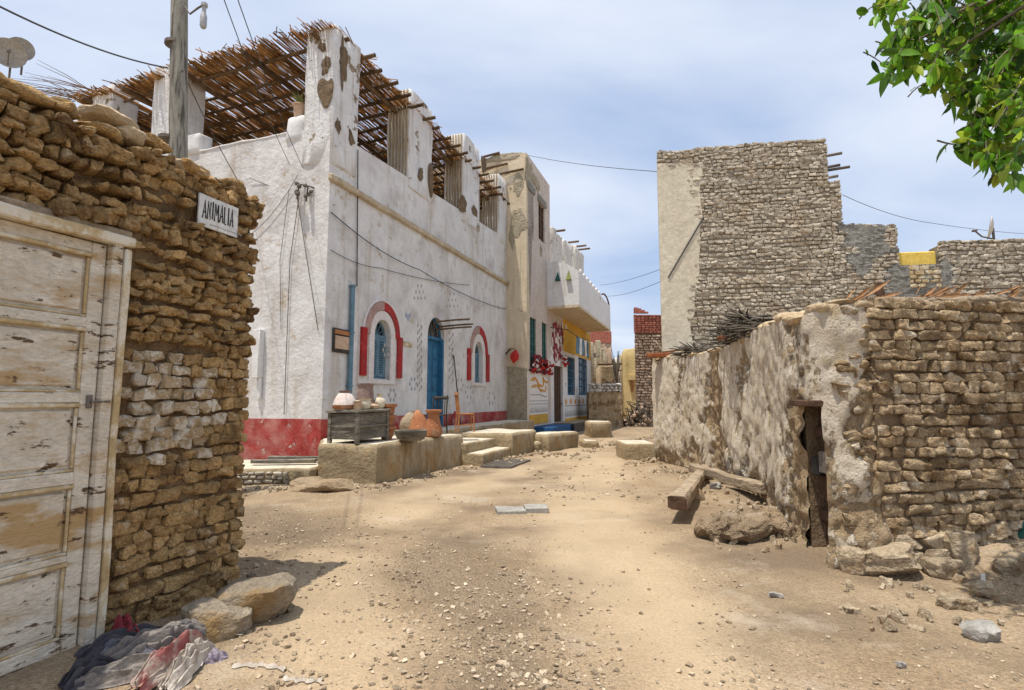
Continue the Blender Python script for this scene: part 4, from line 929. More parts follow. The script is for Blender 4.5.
m.panel([(yo, -.3), (yo+7, -.3), (yo+7, zt2-.25), (ytl+.2, zt2+.0), (yo, zt2)], [], U2, U2+.3, axis='x', mi=1)
m.box(U2+.3, U3, yo+6.7, yo+7, -.3, zt2-.3); m.box(U2+.3, U3, yo+.3, yo+6.7, zt2-.6, zt2-.4); m.box(U3-.3, U3, yo+.3, yo+6.7, 5, zt2-.3)
m.build('wall', [M_['pinkish'], M_['cream']], cream)
zrc = Hf.px(517, 366, U2)[1]
m = MB(Hf); m.panel([(yo-.02, -.3), (0.0, -.3), (0.0, zrc), (yo-.02, zrc-.1)], [], U2-.025, U2, axis='x'); m.build('roughcast_base', M_['roughcast'], cream)
m = MB(Hf); m.box(U2-.02, U2+.12, yo-.03, yo-.002, -.2, Hf.py(529, 372, yo)[1]); m.build('corner_trim', M_['whitepaint'], cream)
for r, mt, up in ((rw[0], 'brownwood', 1), (rw[1], 'brownwood', 1), (rw[2], 'green', 0), (rw[3], 'green', 0)):
    m = MB(Hf); m.box(r[0], r[1], yo+.1, yo+.14, r[2], r[3]); w_ = r[1]-r[0]
    for a, b in ((0, .08), (.46, .54), (.92, 1)): m.box(r[0]+w_*a, r[0]+w_*b, yo+.06, yo+.099, r[2], r[3])
    for k in range(7): zz_ = r[2]+(r[3]-r[2])*k/6.5; m.box(r[0]+.01, r[1]-.01, yo+.07, yo+.1, zz_, zz_+.06)
    o = m.build('window', M_[mt], cream)
    if up:
        m = MB(Hf); m.rbox(r[0]-.15, r[1]+.15, yo-.05, yo+.02, r[3]+.0, r[3]+.35, .05, wob=.04, n=5); m.build('lintel', M_['greyrender'], cream, smooth=60)
for (px, py, w_, h_) in ((529, 172, .9, 1.0), (535, 182, .9, .6), (533, 236, .2, .5), (541, 250, .3, .5)):      # weathered patches where the render has gone
    u, z = Hf.py(px, py, yo); m = MB(Hf); m.stone((u, yo+.0, z), (w_, .05, h_), k=2.6, amp=.32, n=9); m.build('bare_patch', M_['roughcast'], cream, smooth=60)
for (px, py, w_, h_) in ((518, 186, .45, 1.1), (517, 222, .5, 1.0), (512, 240, .25, .8), (500, 158, 1.6, .3)):
    y, z = Hf.px(px, py, U2); m = MB(Hf); m.stone((U2, y, z), (.05, w_, h_), k=2.6, amp=.32, n=9); m.build('bare_patch', M_['roughcast'], cream, smooth=60)
m = MB(Hf)
for py_, l, r_ in ((158, 484, 500), (170, 484, 508), (176, 495, 524)):
    ya, za = Hf.px(l, py_, U2); yb, _ = Hf.px(r_, py_-2, U2); m.tube([(U2-.1, ya, za), (U2-.06, yb, za+.1)], .05, 6)
m.build('roof_poles', M_['pole'], cream, smooth=60)
# painted lower wall
m = MB(Hf); r = rect_f(529, 552, 373, 414, yo); m.box(r[0], U3-.6, yo-.012, yo-.001, r[2], r[3]); m.box(r[0], U3-.6, yo-.014, yo-.001, r[2]-.4, r[2]-.004, 1)
m.box(r[0], U3-.6, yo-.1, yo-.002, r[3]+.004, r[3]+.09, 3)
n = 16
for k in range(n):
    u = r[0]+.05+(U3-.65-r[0])*k/n; w_ = (U3-.65-r[0])/n; z = r[2]+.08; m.add([(u, yo-.016, z), (u+w_*.8, yo-.016, z), (u+w_*.4, yo-.016, z+.3)], [(0, 1, 2)], 2)
for z in (.42, .55): m.box(r[0], U3-.6, yo-.016, yo-.013, r[2]+z, r[2]+z+.035, 2)
def squig(u0, z0, w_, h_, k, mi, rad=.035):
    pts = [(u0+w_*t+.18*math.sin(t*k*2.3), yo-.02, z0+h_*.5*math.sin(t*k)+h_*.25*math.sin(t*k*2.7+1)) for t in np.linspace(0, 1, 60)]; m.tube(pts, rad, 5, mi)
squig(r[0]+.2, r[2]+1.35, 2.4, .32, 9, 4, .045); squig(r[0]+.3, r[2]+1.1, 2.2, .22, 7, 4, .04); squig(r[0]+.2, r[2]+.8, 2.6, .08, 5, 2, .02)
m.build('mural', [M_['whitepaint'], M_['yellow'], M_['greybluepaint'], M_['darkwood'], M_['orangepaint']], cream)
# flowers in front of the sill
def flowers(l, r_, t, b_, label, n=46, yy=-.15, mts=('red', 'maroon', 'whitepaint'), name='hanging_flowers'):
    ua, ub, zb, zt = rect_f(l, r_, t, b_, yo+yy); e = empty(name, Hf.p((ua+ub)/2, yo+yy, zb), label, 'flowers', 'ornaments on the painted front'); m = MB(Hf)
    for k in range(n):
        m.stone((rng.uniform(ua, ub), yo+yy+rng.normal()*.05, rng.uniform(zb, zt)), (rng.uniform(.08, .22), .1, rng.uniform(.1, .25)), (rng.uniform(0, 3), rng.uniform(0, 3), 0), k=2.5, amp=.25, n=3, mi=int(rng.choice([0, 0, 1, 1, 2] if len(mts) > 2 else [0, 1])))
    m.build('blossoms', [M_[x] for x in mts], e, smooth=60); m = MB(Hf); m.tube([(ua, yo+yy*.3, zt), ((ua+ub)/2, yo+yy, zt-.06), (ub, yo+yy*.3, zt)], .012, 5); m.build('cord', M_['wire'], e)
flowers(534, 541, 357, 372, 'red dried flowers hanging on the sill left of its neighbour'); flowers(543, 551, 361, 374, 'red dried flowers on the sill nearer the brown door')
p_ = Hf.px(517, 357, U2)
e = empty('red_lantern', Hf.p(U2-.2, p_[0], p_[1]-.3), 'small red lantern on a stick at the cream house corner', 'lantern')
m = MB(Hf); m.lathe([(.02, -.3), (.17, -.1), (.18, .05), (.1, .2), (.03, .3)], (U2-.3, p_[0], p_[1]), 4, tilt=(.2, .3, .4)); m.build('lamp_body', M_['red'], e)
m = MB(Hf); m.tube([(U2, p_[0]+.8, p_[1]-.2), (U2-.25, p_[0]+.2, p_[1]+.32)], .04, 6); m.tube([(U2-.25, p_[0]+.2, p_[1]+.32), (U2-.3, p_[0], p_[1]+.3)], .02, 5); m.build('stick', M_['pole'], e)

# third house
yh = empty('yellow_house', Hf.p(U3, yo, 0), 'house with white rounded balcony, yellow upper wall and painted white front', 'building')
ubal0 = U3+.55
# find u of balcony side so that its outer corner sits at px 579
yb_ = yo-1.5
ub0 = Hf.py(579, 300, yb_)[0]; ub1 = Hf.py(610, 300, yb_)[0]
zbt = Hf.py(579, 271, yb_)[1]; zbb = Hf.py(579, 307, yb_)[1]
rd = rect_f(554, 563, 366, 424, yo); rw3 = [rect_f(567.5, 575, 357, 395, yo), rect_f(578.5, 587, 358, 395, yo)]
zty = Hf.py(577, 356, yo)[1]
m = MB(Hf); rdz = (rd[0], rd[1], .42, rd[3])
m.panel([(U3, -.3), (U4, -.3), (U4, zty), (U3, zty)], [hole(rdz)]+[[(r[0], r[2]), (r[1], r[2]), (r[1], r[3]-.02), (r[0], r[3]-.02)] for r in rw3 if r[3] < zty+9] if rw3[0][3] < zty else [hole(rdz)], yo-.001, yo+.3)
m.build('lower_wall', M_['whiteclean'], yh)
rw3 = [(r[0], r[1], r[2], min(r[3], zty-.02)) for r in rw3]
m = MB(Hf); ux = Hf.py(563, 335, yo)[0]; m.box(ux, U4, yo, yo+.3, zty, zbb+.0); m.build('upper_wall', M_['yellow'], yh)
m = MB(Hf); m.box(U3, ux, yo, yo+.3, zty, zbt-.3); m.box(ux, U4, yo+.001, yo+.3, zbb, zbb+.35); m.box(U3, U4, yo+5, yo+5.3, 0, zbb+.3); m.box(U4-.3, U4, yo+.3, yo+5, -.3, zbb+.3); m.box(U3, U4-.3, yo+.3, yo+5, zbb-.05, zbb+.3); m.build('side_wall', M_['pinkish'], yh)
# balcony: side panel rounded top, long front panel
m = MB(Hf); m.box(ub0, ub1, yb_, yo-.002, zbb, zbb+.12); m.build('balcony_floor', M_['cream'], yh)
m = MB(Hf); wv = yo-yb_; zt3 = zbt+.55
prof = [(yb_, zbb+.12), (yo, zbb+.12), (yo, zt3)]+[(yb_+wv*.55*(1-math.sin(t*math.pi/2)) if False else yb_+wv*(1-t)*.9, zt3-.02-(zt3-zbt)*(t**2.2)) for t in np.linspace(0.1, 1, 8)]
m.panel(prof, [], ub0, ub0+.12, axis='x'); m.panel([(ub0+.12, zbb+.12), (ub1, zbb+.12), (ub1, zbt-.15), (ub0+.12, zbt)], [], yb_, yb_+.12)
m.panel([(yb_+.12, zbb+.12), (yo, zbb+.12), (yo, zbt), (yb_+.12, zbt-.15)], [], ub1-.12, ub1, axis='x')
m.build('balcony_parapet', M_['whiteclean'], yh)
for k, t in enumerate(np.linspace(.06, .6, 7)):
    m = MB(Hf); u = ub0+(ub1-ub0)*t; m.rbox(u, u+.3, yb_-.01, yb_+.13, zbt-.16*t, zbt-.16*t+.22, .05); m.build('crenel', M_['whiteclean'], yh, smooth=50)
m = MB(Hf); uu = ub0+(ub1-ub0)*.72; m.tube([(uu+(ub1-uu)*t, yb_+.06, zbt-.16+.45*math.sin(math.pi*(.15+.85*t))**.6) for t in np.linspace(0, 1, 12)], .05, 6); m.build('balcony_arch', M_['pole'], yh)
for l, t, b_, mt, s_ in ((558, 272, 281, 'green', 'green'), (569, 270, 280, 'plantgreen', 'yellow')):
    y, z = Hf.px(l, b_, ub0); y2 = Hf.px(l+2.6, b_, ub0)[0]; z2_ = Hf.px(l, t, ub0)[1]; hw_ = abs(y2-y)
    m = MB(Hf); m.add([(ub0-.14, y-hw_, z), (ub0-.14, y+hw_, z), (ub0-.02, y, z2_), (ub0-.002, y-hw_, z), (ub0-.002, y+hw_, z)], [(0, 1, 2), (0, 2, 3), (1, 4, 2), (0, 3, 4, 1), (3, 2, 4)]); m.build('wall_ornament', M_[mt], yh)
# upper storey ruined piers behind the balcony
m = MB(Hf)
for (l, r_, t) in ((553, 563, 233), (566, 573, 243), (576, 584, 250)):
    u0_, _ = Hf.py(l, 260, yo+.1); u1_, _ = Hf.py(r_, 260, yo+.1); z_ = Hf.py((l+r_)/2, t, yo+.1)[1]
    m.rbox(u0_, u1_, yo+.1, yo+1.0, zbb+.3, z_, .1, wob=.12, n=8)
m.build('ruined_pier', M_['farwhite'], yh, smooth=50)
m = MB(Hf); u0_ = Hf.py(553, 260, yo+2)[0]; u1_ = Hf.py(584, 260, yo+2)[0]; rough_slab(m, u0_, u1_, zbb+.3, Hf.py(565, 252, yo+1.2)[1], yo+1.8, .3, .08); m.build('upper_back_wall', M_['roughcast'], yh)
m = MB(Hf)
for px, py in ((553, 228), (568, 239), (576, 243), (580, 246)):
    u, z = Hf.py(px, py+4, yo+.3); m.tube([(u, yo+1.6, z), (u+.2, yo-.3, z+.1)], .06, 6)
m.build('roof_poles', M_['pole'], yh)
# door and windows
m = MB(Hf); m.box(rd[0], rd[1], yo+.12, yo+.18, .42, rd[3]); w_ = rd[1]-rd[0]
for k in range(5): m.rbox(rd[0]+w_*(.05+.19*k), rd[0]+w_*(.05+.19*k)+w_*.13, yo+.09, yo+.121, .5, rd[3]-.08, .01)
m.build('door', M_['brownwood'], yh, smooth=40)
for r in rw3:
    m = MB(Hf); m.box(r[0], r[1], yo+.16, yo+.18, r[2], r[3]); o = m.build('window', M_['glass'], yh)
    m = MB(Hf); w_ = r[1]-r[0]
    for k in range(6): m.tube([(r[0]+w_*k/5, yo+.05, r[2]), (r[0]+w_*k/5, yo+.05, r[3])], .025, 5)
    for k in range(5): zz_ = r[2]+(r[3]-r[2])*(k+.2)/5; m.tube([(r[0], yo+.05, zz_), (r[1], yo+.05, zz_)], .025, 5)
    m.build('grille', M_['bluepaint'], o)
m = MB(Hf); ux2 = Hf.py(564.5, 400, yo)[0]; za, zb2 = Hf.py(577, 399, yo)[1], Hf.py(577, 417, yo)[1]
for k in range(20):
    u = ux2+(U4-ux2)*k/20; w_ = (U4-ux2)/20; m.add([(u, yo-.014, zb2+.1), (u+w_*.8, yo-.014, zb2+.1), (u+w_*.4, yo-.014, zb2+.45)], [(0, 1, 2)], 0)
for k in range(7):
    u = ux2+.3+(U4-ux2-.6)*k/6; m.stone((u, yo-.01, za-.12), (.42, .03, .3), k=2.2, amp=.1, n=3, mi=1)
m.box(ux2, U4, yo-.014, yo-.001, zb2+.62, zb2+.68, 0); m.box(ux2, U4, yo-.016, yo-.001, 0.1, zb2, 2)
# painted wall left of door: dark red leafy motif
for k in range(60):
    px, py = 556.5+rng.normal()*3.0, rng.uniform(325, 360); u, z = Hf.py(px, py, yo-.02)
    if u > U3+.05 or True: m.stone((u, yo-.02, z), (.3, .04, .35), (0, rng.uniform(0, 3), 0), k=2.2, amp=.2, n=3, mi=int(rng.choice([3, 3, 4])))
m.build('mural', [M_['greybluepaint'], M_['orangepaint'], M_['yellow'], M_['maroon'], M_['palepink']], yh, smooth=60)
flowers(564, 568, 356, 366, 'red rosette ornament hung right of the brown door', 16, -.2, name='red_rosette')
# laundry under the balcony
ua, ub, zb, zt = rect_f(566, 589, 335, 345, yo-.8)
e = empty('clothes_line', Hf.p(ua, yo-.8, zt), 'washing line with white clothes under the balcony', 'clothes line'); m = MB(Hf); m.tube([(ua, yo-.05, zt+.1), (ua+.3, yo-.8, zt), ((ua+ub)/2, yo-.8, zt-.1), (ub, yo-.8, zt+.05)], .02, 5); m.build('line', M_['wire'], e)
for k in range(5):
    u = ua+(ub-ua)*(.42+.115*k); w_ = (ub-ua)*.09; m = MB(Hf); V = []; nn = 8
    for j in range(6):
        for i in range(nn+1): V.append((u+w_*i/nn, yo-.8+.05*math.sin(i*2.1+k+j*.4), zt-.1-j*.17))
    m.add(V, [(j*(nn+1)+i, j*(nn+1)+i+1, (j+1)*(nn+1)+i+1, (j+1)*(nn+1)+i) for j in range(5) for i in range(nn)]); o = m.build('garment', M_['whitepaint' if k % 2 else 'bluegrey'], e, smooth=180)

# ================================================================ END OF THE STREET
def far_frame(px, py, ang=0.0): p = on_z(px, py); return Frame(p, (math.cos(ang), math.sin(ang)))
def P2(px, Y): return at_y(px, 400, Y)[0]
# stone-topped mud wall
Yw = 30.0; xa, xb = P2(589, Yw), P2(622, Yw); fr = Frame((xa, Yw, 0), (1, -.02)); zt_ = at_y(600, 392, Yw)[2]; zt2_ = at_y(600, 381, Yw)[2]
e = empty('mud_yard_wall', (xa, Yw, 0), 'ochre mud yard wall topped with loose pale stones, at the end of the street', 'wall')
m = MB(fr); rough_slab(m, 0, xb-xa, -.3, zt_, 0, .2, .07, 1.2); rough_slab(m, 0, 6.5, -.3, zt_, xb-xa-.35, .3, .06, .34, axis='x'); m.build('body', M_['frontbrick'], e)
m = MB(fr); masonry(m, 0, xb-xa, zt_, zt2_, .2, .5, (.12, .18), (.2, .45), seed=51, n=3, amp=.12); m.build('top_stones', M_['farwhite'], e, smooth=60)
m = MB(fr); m.box(xb-xa+.002, xb-xa+.08, 1.2, 2.4, 0, 2.3); m.build('door', M_['brownwood'], e)
# low ruined white house + red topped block behind
def block(name, l, r_, t, b_, Y, depth, label, mt, cat='building', parts=None, skew=0.0):
    x0, x1 = P2(l, Y), P2(r_, Y); z1 = at_y((l+r_)/2, t, Y)[2]; fr = Frame((x0, Y, 0), (1, skew)); e = empty(name, (x0, Y, 0), label, cat); m = MB(fr)
    m.rbox(0, x1-x0, 0, depth, -.3, z1, .06, wob=.15, n=6); m.build('wall', M_[mt], e, smooth=45); return e, fr, x1-x0, z1
e, fr, w_, z1 = block('brick_house', 592, 612, 343, 0, 46, 5, 'distant house with red brick top edge behind the ruined white wall', 'brownbrick')
m = MB(fr); m.box(-.05, w_+.05, -.05, 5.05, z1+.002, z1+1.0); m.build('parapet', M_['redbrick'], e)
e, fr, w_, z1 = block('ruined_house', 590, 606, 352, 0, 40, 4, 'ruined pale wall with torn render, behind the mud yard wall', 'farwhite')
m = MB(fr)
for k in range(5): m.rbox(w_*k/5, w_*k/5+.35, -.3, .1, z1*.5, z1+rng.uniform(-.5, .9), .08, wob=.1, n=3)
m.build('broken_pier', M_['roughcast'], e, smooth=50)
e, fr, w_, z1 = block('far_white_house', 606, 622, 358, 0, 52, 5, 'small plain white house behind the bare tree', 'farwhite')
m = MB(fr); m.box(1.5, 2.6, -.01, .1, 3.2, 4.6); m.build('window', M_['glass'], e)
e, fr, w_, z1 = block('far_yellow_house', 625, 640, 349, 0, 44, 6, 'yellow house seen in the gap left of the brick tower', 'paleyellow', skew=-.15)
m = MB(fr); m.box(.3, 1.3, -.35, .1, z1*.55, z1*.62); m.box(.5, 1.1, -.02, .05, z1*.38, z1*.55, 1); m.build('window', [M_['paleyellow'], M_['orangewood']], e)
e, fr, w_, z1 = block('far_sand_house', 645, 668, 372, 0, 60, 6, 'pale distant house low behind the brick tower', 'farwhite')
for (nm, l_, r_, t_, Y_, mt_, lab_) in (('far_house', 600, 618, 366, 38, 'mudcap', 'low sand-coloured house directly above the mud yard wall'), ('far_house', 614, 628, 372, 48, 'pinkish', 'dusty pink distant house between bare tree and yellow house'), ('far_house', 626, 645, 378, 72, 'farwhite', 'tiny pale house at the far end of the lane')):
    e, fr, w_, z1 = block(nm, l_, r_, t_, 0, Y_, 5, lab_, mt_); m = MB(fr); m.box(w_*.3, w_*.5, -.02, .1, z1*.45, z1*.7); m.build('window', M_['brownwood'], e)
    m = MB(fr); m.tube([(-.2, -.3, z1+.1), (w_+.3, -.1, z1+.15)], .08, 5); m.build('roof_pole', M_['pole'], e)
# bare tree
Yt = 35; p = np.array([P2(617, Yt), Yt, 0]); e = empty('bare_tree', p, 'bare leafless grey tree beyond the mud yard wall', 'tree'); m = MB(); top = at_y(617, 350, Yt)[2]
m.tube([p, p+np.array([.1, 0, top*.35]), p+np.array([-.05, 0, top*.55])], [.28, .2, .16], 8)
m.build('trunk', M_['bark'], e, smooth=60); m = MB()
for k in range(34):
    a = p+np.array([0, 0, top*rng.uniform(.4, .7)]); an = rng.uniform(0, 6.28); r = rng.uniform(.15, .6); b = a+np.array([r*.5*math.cos(an), r*.5*math.sin(an), top*rng.uniform(.1, .2)]); c = b+np.array([r*.4*math.cos(an+.5), r*.4*math.sin(an), top*rng.uniform(.1, .22)])
    m.tube([a, b, c], [.05, .03, .01], 4)
m.build('branches', M_['bark'], e)
# brick tower
Yb = 33.0; x0, x1 = P2(636, Yb), P2(664, Yb); fr = Frame((x0, Yb, 0), (1, .05)); z1 = at_y(650, 313, Yb)[2]
e = empty('brick_tower_house', (x0, Yb, 0), 'tall narrow brown brick house with red brick top, left of the pale rendered strip', 'building')
m = MB(fr); w_ = x1-x0+1.2; m.prism([(.03, .06), (w_, .06), (w_+2, 5), (2.0, 5)], -.3, z1-.1, 1); zr_ = at_y(650, 333, Yb)[2]
masonry(m, 0, w_, 0, zr_, .05, .16, (.14, .19), (.22, .4), .02, n=2, k=5, seed=61, amp=.1, mi=lambda x, z: 0, wave=.03)
m.build('wall', [M_['brownbrick'], M_['frontmortar']], e, smooth=60)
m = MB(fr); masonry(m, -.02, w_, zr_, z1, .04, .2, (.1, .13), (.22, .26), .015, n=2, k=6, seed=63, amp=.02, wave=0, jy=.008, tilt=.01)
for k in range(4): m.box(.05+k*.22, .25+k*.22, .0, .25, z1, z1+[.35, .3, .2, .1][k])
m.build('brick_top', M_['redbrick'], e, smooth=60)
# rubble and brush pile
p = on_z(643, 427); m = MB()
for k in range(230):
    a = rng.uniform(0, 6.28); r = abs(rng.normal())*.55; h = max(0, 1.35*(1-r/1.2)); c = (p[0]+r*1.1*math.cos(a)+.1, p[1]+.9+r*math.sin(a), rng.uniform(0, h))
    if k % 2: m.stone(c, (rng.uniform(.12, .35), .2, rng.uniform(.1, .2)), rng.uniform(0, 3, 3), k=4, amp=.15, n=2, mi=1)
    else: d = rng.normal(size=3)*.35; m.tube([np.array(c)-d, np.array(c)+d], .025, 4, 0)
tag(m.build('rubble_heap', [M_['brush'], M_['brownbrick']]), 'heap of rubble and sticks at the foot of the brick tower', 'rubble')

# ================================================================ TALL MUD-BRICK HOUSE (right)
Yt = 15.0; q1 = np.array([P2(664, Yt), Yt, 0]); zTT = at_y(665, 150, Yt)[2]
q2 = at_y(827, 137, Yt*.952); TF = Frame(q1, (q2-q1)[:2])
def tx(px, py): return TF.py(px, py)
steps_ = [(tx(826, 150)[0], tx(700, 148)[1], None), ]
xs1 = tx(827, 160)[0]; xs2 = tx(841, 200)[0]; xs3 = tx(897, 240)[0]; xs4 = tx(940, 250)[0]; xs5 = xs4+6.5
zA, zA2 = tx(665, 150)[1], tx(826, 138)[1]; zB = tx(834, 181)[1]; zC_ = tx(870, 223)[1]; zD = tx(918, 264)[1]; zE = tx(980, 239)[1]
def zt_t(x):
    if x < xs1: return zA+(zA2-zA)*x/xs1
    if x < xs2: return zB
    if x < xs3: return zC_
    if x < xs4: return zD
    return zE
def gpatch(x, z):
    for px, py, w_, h_ in GP:
        a, b_ = tx(px, py)
        if ((x-a)/w_)**2+((z-b_)/h_)**2 < 1+1.6*noise.noise((x*3, z*3, 4)): return True
    return False
GP = [(862, 240, .5, .75), (865, 262, .25, .5), (900, 280, .3, .65), (918, 268, .8, .2), (937, 281, .35, .6), (915, 296, .7, .25)]
tall = empty('tall_mud_brick_house', q1, 'tall grey mud-brick house end wall with stepped top and pale rendered strip', 'building')
m = MB(TF)
for a, b, z, s in ((0.05, xs1-.04, zA-.12, 1), (xs1-.04, xs2-.04, zB-.1, 2), (xs2-.04, xs3-.04, zC_-.1, 3), (xs3-.04, xs4+.04, zD-.05, 4), (xs4+.04, xs5, zE-.1, 5)):
    rough_slab(m, a, b, -.3, z, -.005, .3, .02, .5+s*.01, mi=1)
m.prism([(.08, .5), (xs1-.1, .5), (xs1+1.5, 6), (2.6, 6)], -.3, zA-.5, 1); m.prism([(xs1-.08, .5), (xs3-.1, .5), (xs3+1, 5), (xs1+1.6, 5)], -.3, zC_-.5, 1)
for xa_, xb_, zl_ in ((0, xs1, 1.6), (xs1+.005, xs2, 1.6), (xs2+.005, xs3, 1.6), (xs3+.005, xs4, 1.6), (xs4+.005, xs5, 1.6)): masonry(m, xa_, xb_, zl_, lambda x: zt_t(min(max(x, xa_+.01), xb_-.01)), .03, .17, (.078, .105), (.12, .24), .005, k=12, amp=.07, n=3, cuts=1, wave=.10, jy=.011, seed=71, tilt=.03, mi=lambda x, z: 2 if gpatch(x, z) else 0,
        skip=lambda x, z, w, h: x < tx(694, 300)[0]+.15*math.sin(z*1.3) and z < zA-.55)
m.build('wall', [M_['greymud'], M_['greymortar'], M_['greyrender']], tall, smooth=50, rough=((.008, 18),))
m = MB(TF); xr0, xr1 = tx(703, 190)[0], tx(692, 320)[0]; ztp_ = tx(680, 166)[1]; poly = [(-.01, -.3), (xr1, -.3)]
for k in range(22): z = -.3+(ztp_+.3)*(k+1)/22; poly.append((xr1+(xr0-xr1)*max(0, (z-4.2)/(ztp_-4.2))**.5+rng.normal()*.04, z))
poly += [(-.01, ztp_+.1)]
m.panel(poly, [], -.055, .06); m.build('rendered_strip', M_['palestrip'], tall)
m = MB(TF); m.tube([(tx(668, 278)[0], -.07, tx(668, 278)[1]), (tx(703, 218)[0], -.07, tx(703, 218)[1])], .02, 5); m.build('stay_cable', M_['wire'], tall)
m = MB(TF)   # smeared cement on the wall: uneven plate with ragged outline, following the bricks
V = []; Fs = []; st = .06; g0x, g1x = xs2-.3, xs4+.9; nxx = int((g1x-g0x)/st); nzz = int(3.4/st); z00 = zC_-3.3
for i in range(nxx+1):
    for j in range(nzz+1):
        x, z = g0x+i*st, z00+j*st; V.append((x, -.052+.022*noise.fractal((x*4, z*4, 2), .8, 2, 4), z))
for i in range(nxx):
    for j in range(nzz):
        x, z = g0x+(i+.5)*st, z00+(j+.5)*st
        if gpatch(x, z) and z < zt_t(x)-.03: Fs.append((i*(nzz+1)+j, (i+1)*(nzz+1)+j, (i+1)*(nzz+1)+j+1, i*(nzz+1)+j+1))
m.add(V, Fs); m.build('cement_patch', M_['greyrender'], tall, smooth=180)
m = MB(TF); x_, z_ = tx(924, 277); masonry(m, x_-.38, x_+.38, z_-.3, z_+.3, -.035, .12, (.11, .15), (.16, .28), seed=77, n=2, mi=lambda x, z: 0); m.build('brick_infill', M_['ochrewood'], tall, smooth=60)
m = MB(TF); x_, z_ = tx(878, 291); m.rbox(x_-.1, x_+.1, -.1, -.04, z_-.22, z_+.22, .02); m.build('niche', M_['brownwood'], tall)
m = MB(TF)
for py_, ln in ((150, .5), (162, .45), (164.5, .7), (173, .4), (180, .3)):
    x_, z_ = tx(828, py_); m.tube([(x_-.6, .5, z_-.05), (x_+ln, .35, z_+.04)], .04, 6)
m.build('beam_ends', M_['greywood'], tall, smooth=60)
# yellow parapet in the notch belongs to the house behind
x0_, z0_ = tx(898, 263); x1_, z1_ = tx(940, 254)
e = empty('yellow_parapet_house', TF.p(x0_, .9, 0), 'house behind the grey wall showing only its bright yellow parapet in the notch', 'building')
m = MB(TF); m.rbox(x0_+.03, x1_-.03, .1, .5, 3, zD+.36, .03); m.build('wall', M_['brightyellow'], e)
# water tank
x_, z_ = tx(851, 222); p = TF.p(x_, 1.2, z_+.05); e = empty('water_tank', (p[0], p[1], z_-.7), 'black water tank lid showing above the stepped grey wall', 'water tank')
m = MB(); m.lathe([(.4, 0), (.45, .1), (.45, .62), (.38, .7)], (0, 0, 0), 20); m.build('body', M_['tank'], e, local=True, smooth=50); m = MB(); m.lathe([(.42, .69), (.42, .8), (.3, .86), (.02, .88)], (0, 0, 0), 20); m.build('lid', M_['tank'], e, local=True, smooth=50)
# antenna dish at right
x_, z_ = tx(1000, 228); p = TF.p(x_, .25, zE); e = empty('satellite_dish', p, 'satellite dish seen edge-on upon the grey wall at the right', 'satellite dish')
m = MB(); r = .3; m.lathe([(r*t, r*.25*t*t) for t in np.linspace(.02, 1, 8)]+[(r*t, r*.25*t*t-.015) for t in np.linspace(1, .02, 8)], (0, 0, .35), 28, tilt=(R(78), 0, R(-128))); m.build('reflector', M_['farwhite'], e, local=True, smooth=50)
m = MB(); m.tube([(.0, 0, -.1), (.0, 0, .35)], .03, 6); m.tube([(0, 0, .05), (-.35, -.05, .1), (-.55, -.1, .22)], .02, 6); m.stone((-.58, -.1, .24), (.14, .06, .06), n=2); m.build('mount', M_['iron'], e, local=True, smooth=60)

# ================================================================ FOREGROUND RIGHT BUILDING (crumbling)
base = [on_z(656, 461), on_z(714, 478), on_z(768, 507), on_z(826, 563)]
pc = on_z(868, 572); corner = on_z(848, 570); pe = np.array([7.2, 5.55, 0.0])
# smooth plan curve from the far end to the front corner and along the front
ctrl = [base[0], base[1]+np.array([.05, 0, 0]), base[2], base[3], corner, pc, pc+(pe-pc)*.4, pe]
ctrl[3:4] = [on_z(794, 546), on_z(819, 566)]
cr = []
for i in range(len(ctrl)-1):
    p0, p1, p2, p3 = ctrl[max(i-1, 0)], ctrl[i], ctrl[i+1], ctrl[min(i+2, len(ctrl)-1)]
    k = max(2, int(np.linalg.norm(p2-p1)/.035))
    for j in range(k):
        t = j/k; cr.append((.5*((2*p1)+(-p0+p2)*t*.6+(2*p0*.6-5*.6*p1-1*p1*.8*0+0*p2)*0+0*t)+.5*p2*0)[:2]*0+((1-t)*p1+t*p2)[:2])
cr.append(pe[:2]); cr = np.array(cr)
for _ in range(7): cr[1:-1] = (cr[:-2]+2*cr[1:-1]+cr[2:])/4
seg = np.linalg.norm(np.diff(cr, axis=0), axis=1); S_ = np.concatenate([[0], np.cumsum(seg)]); TOT = S_[-1]
def cur(s): return np.array([np.interp(s, S_, cr[:, 0]), np.interp(s, S_, cr[:, 1])])
def nrm2(s):
    a, b = cur(max(0, s-.15)), cur(min(TOT, s+.15)); d = (b-a)/np.linalg.norm(b-a); return np.array([d[1], -d[0]])*1.0
def s_at(px):   # arc length where the wall is seen at a pixel column
    best = min(range(len(cr)), key=lambda i: abs(cr[i][0]/max(cr[i][1], .1)*1.0-(px-512)/F*1.0+0*i) if True else 0); return S_[best]
def ztop_at(px, py): s = s_at(px); c = cur(s); return at_y(px, py, c[1])[2]
tops = [(0, ztop_at(657, 357)), (s_at(700), ztop_at(700, 354)), (s_at(722), ztop_at(722, 350)), (s_at(760), ztop_at(760, 330)), (s_at(800), ztop_at(800, 318)), (s_at(833), ztop_at(833, 306)), (s_at(870), ztop_at(870, 303)), (s_at(1020), ztop_at(1020, 302)), (TOT, 2.5)]
def ztf(s): return float(np.interp(s, [t[0] for t in tops], [t[1] for t in tops]))+.03*noise.noise((s*3, 1, 1))+.05*noise.noise((s*1.1, 4, 1))
sd0, sd1 = s_at(796), s_at(818); zdoor = at_y(806, 401, cur((sd0+sd1)/2)[1])[2]
s_c = s_at(880)
ruin = empty('crumbling_mud_house', (base[3][0], base[3][1], 0), 'low crumbling mud-brick house with flaking whitewash on the street side, at right', 'building')
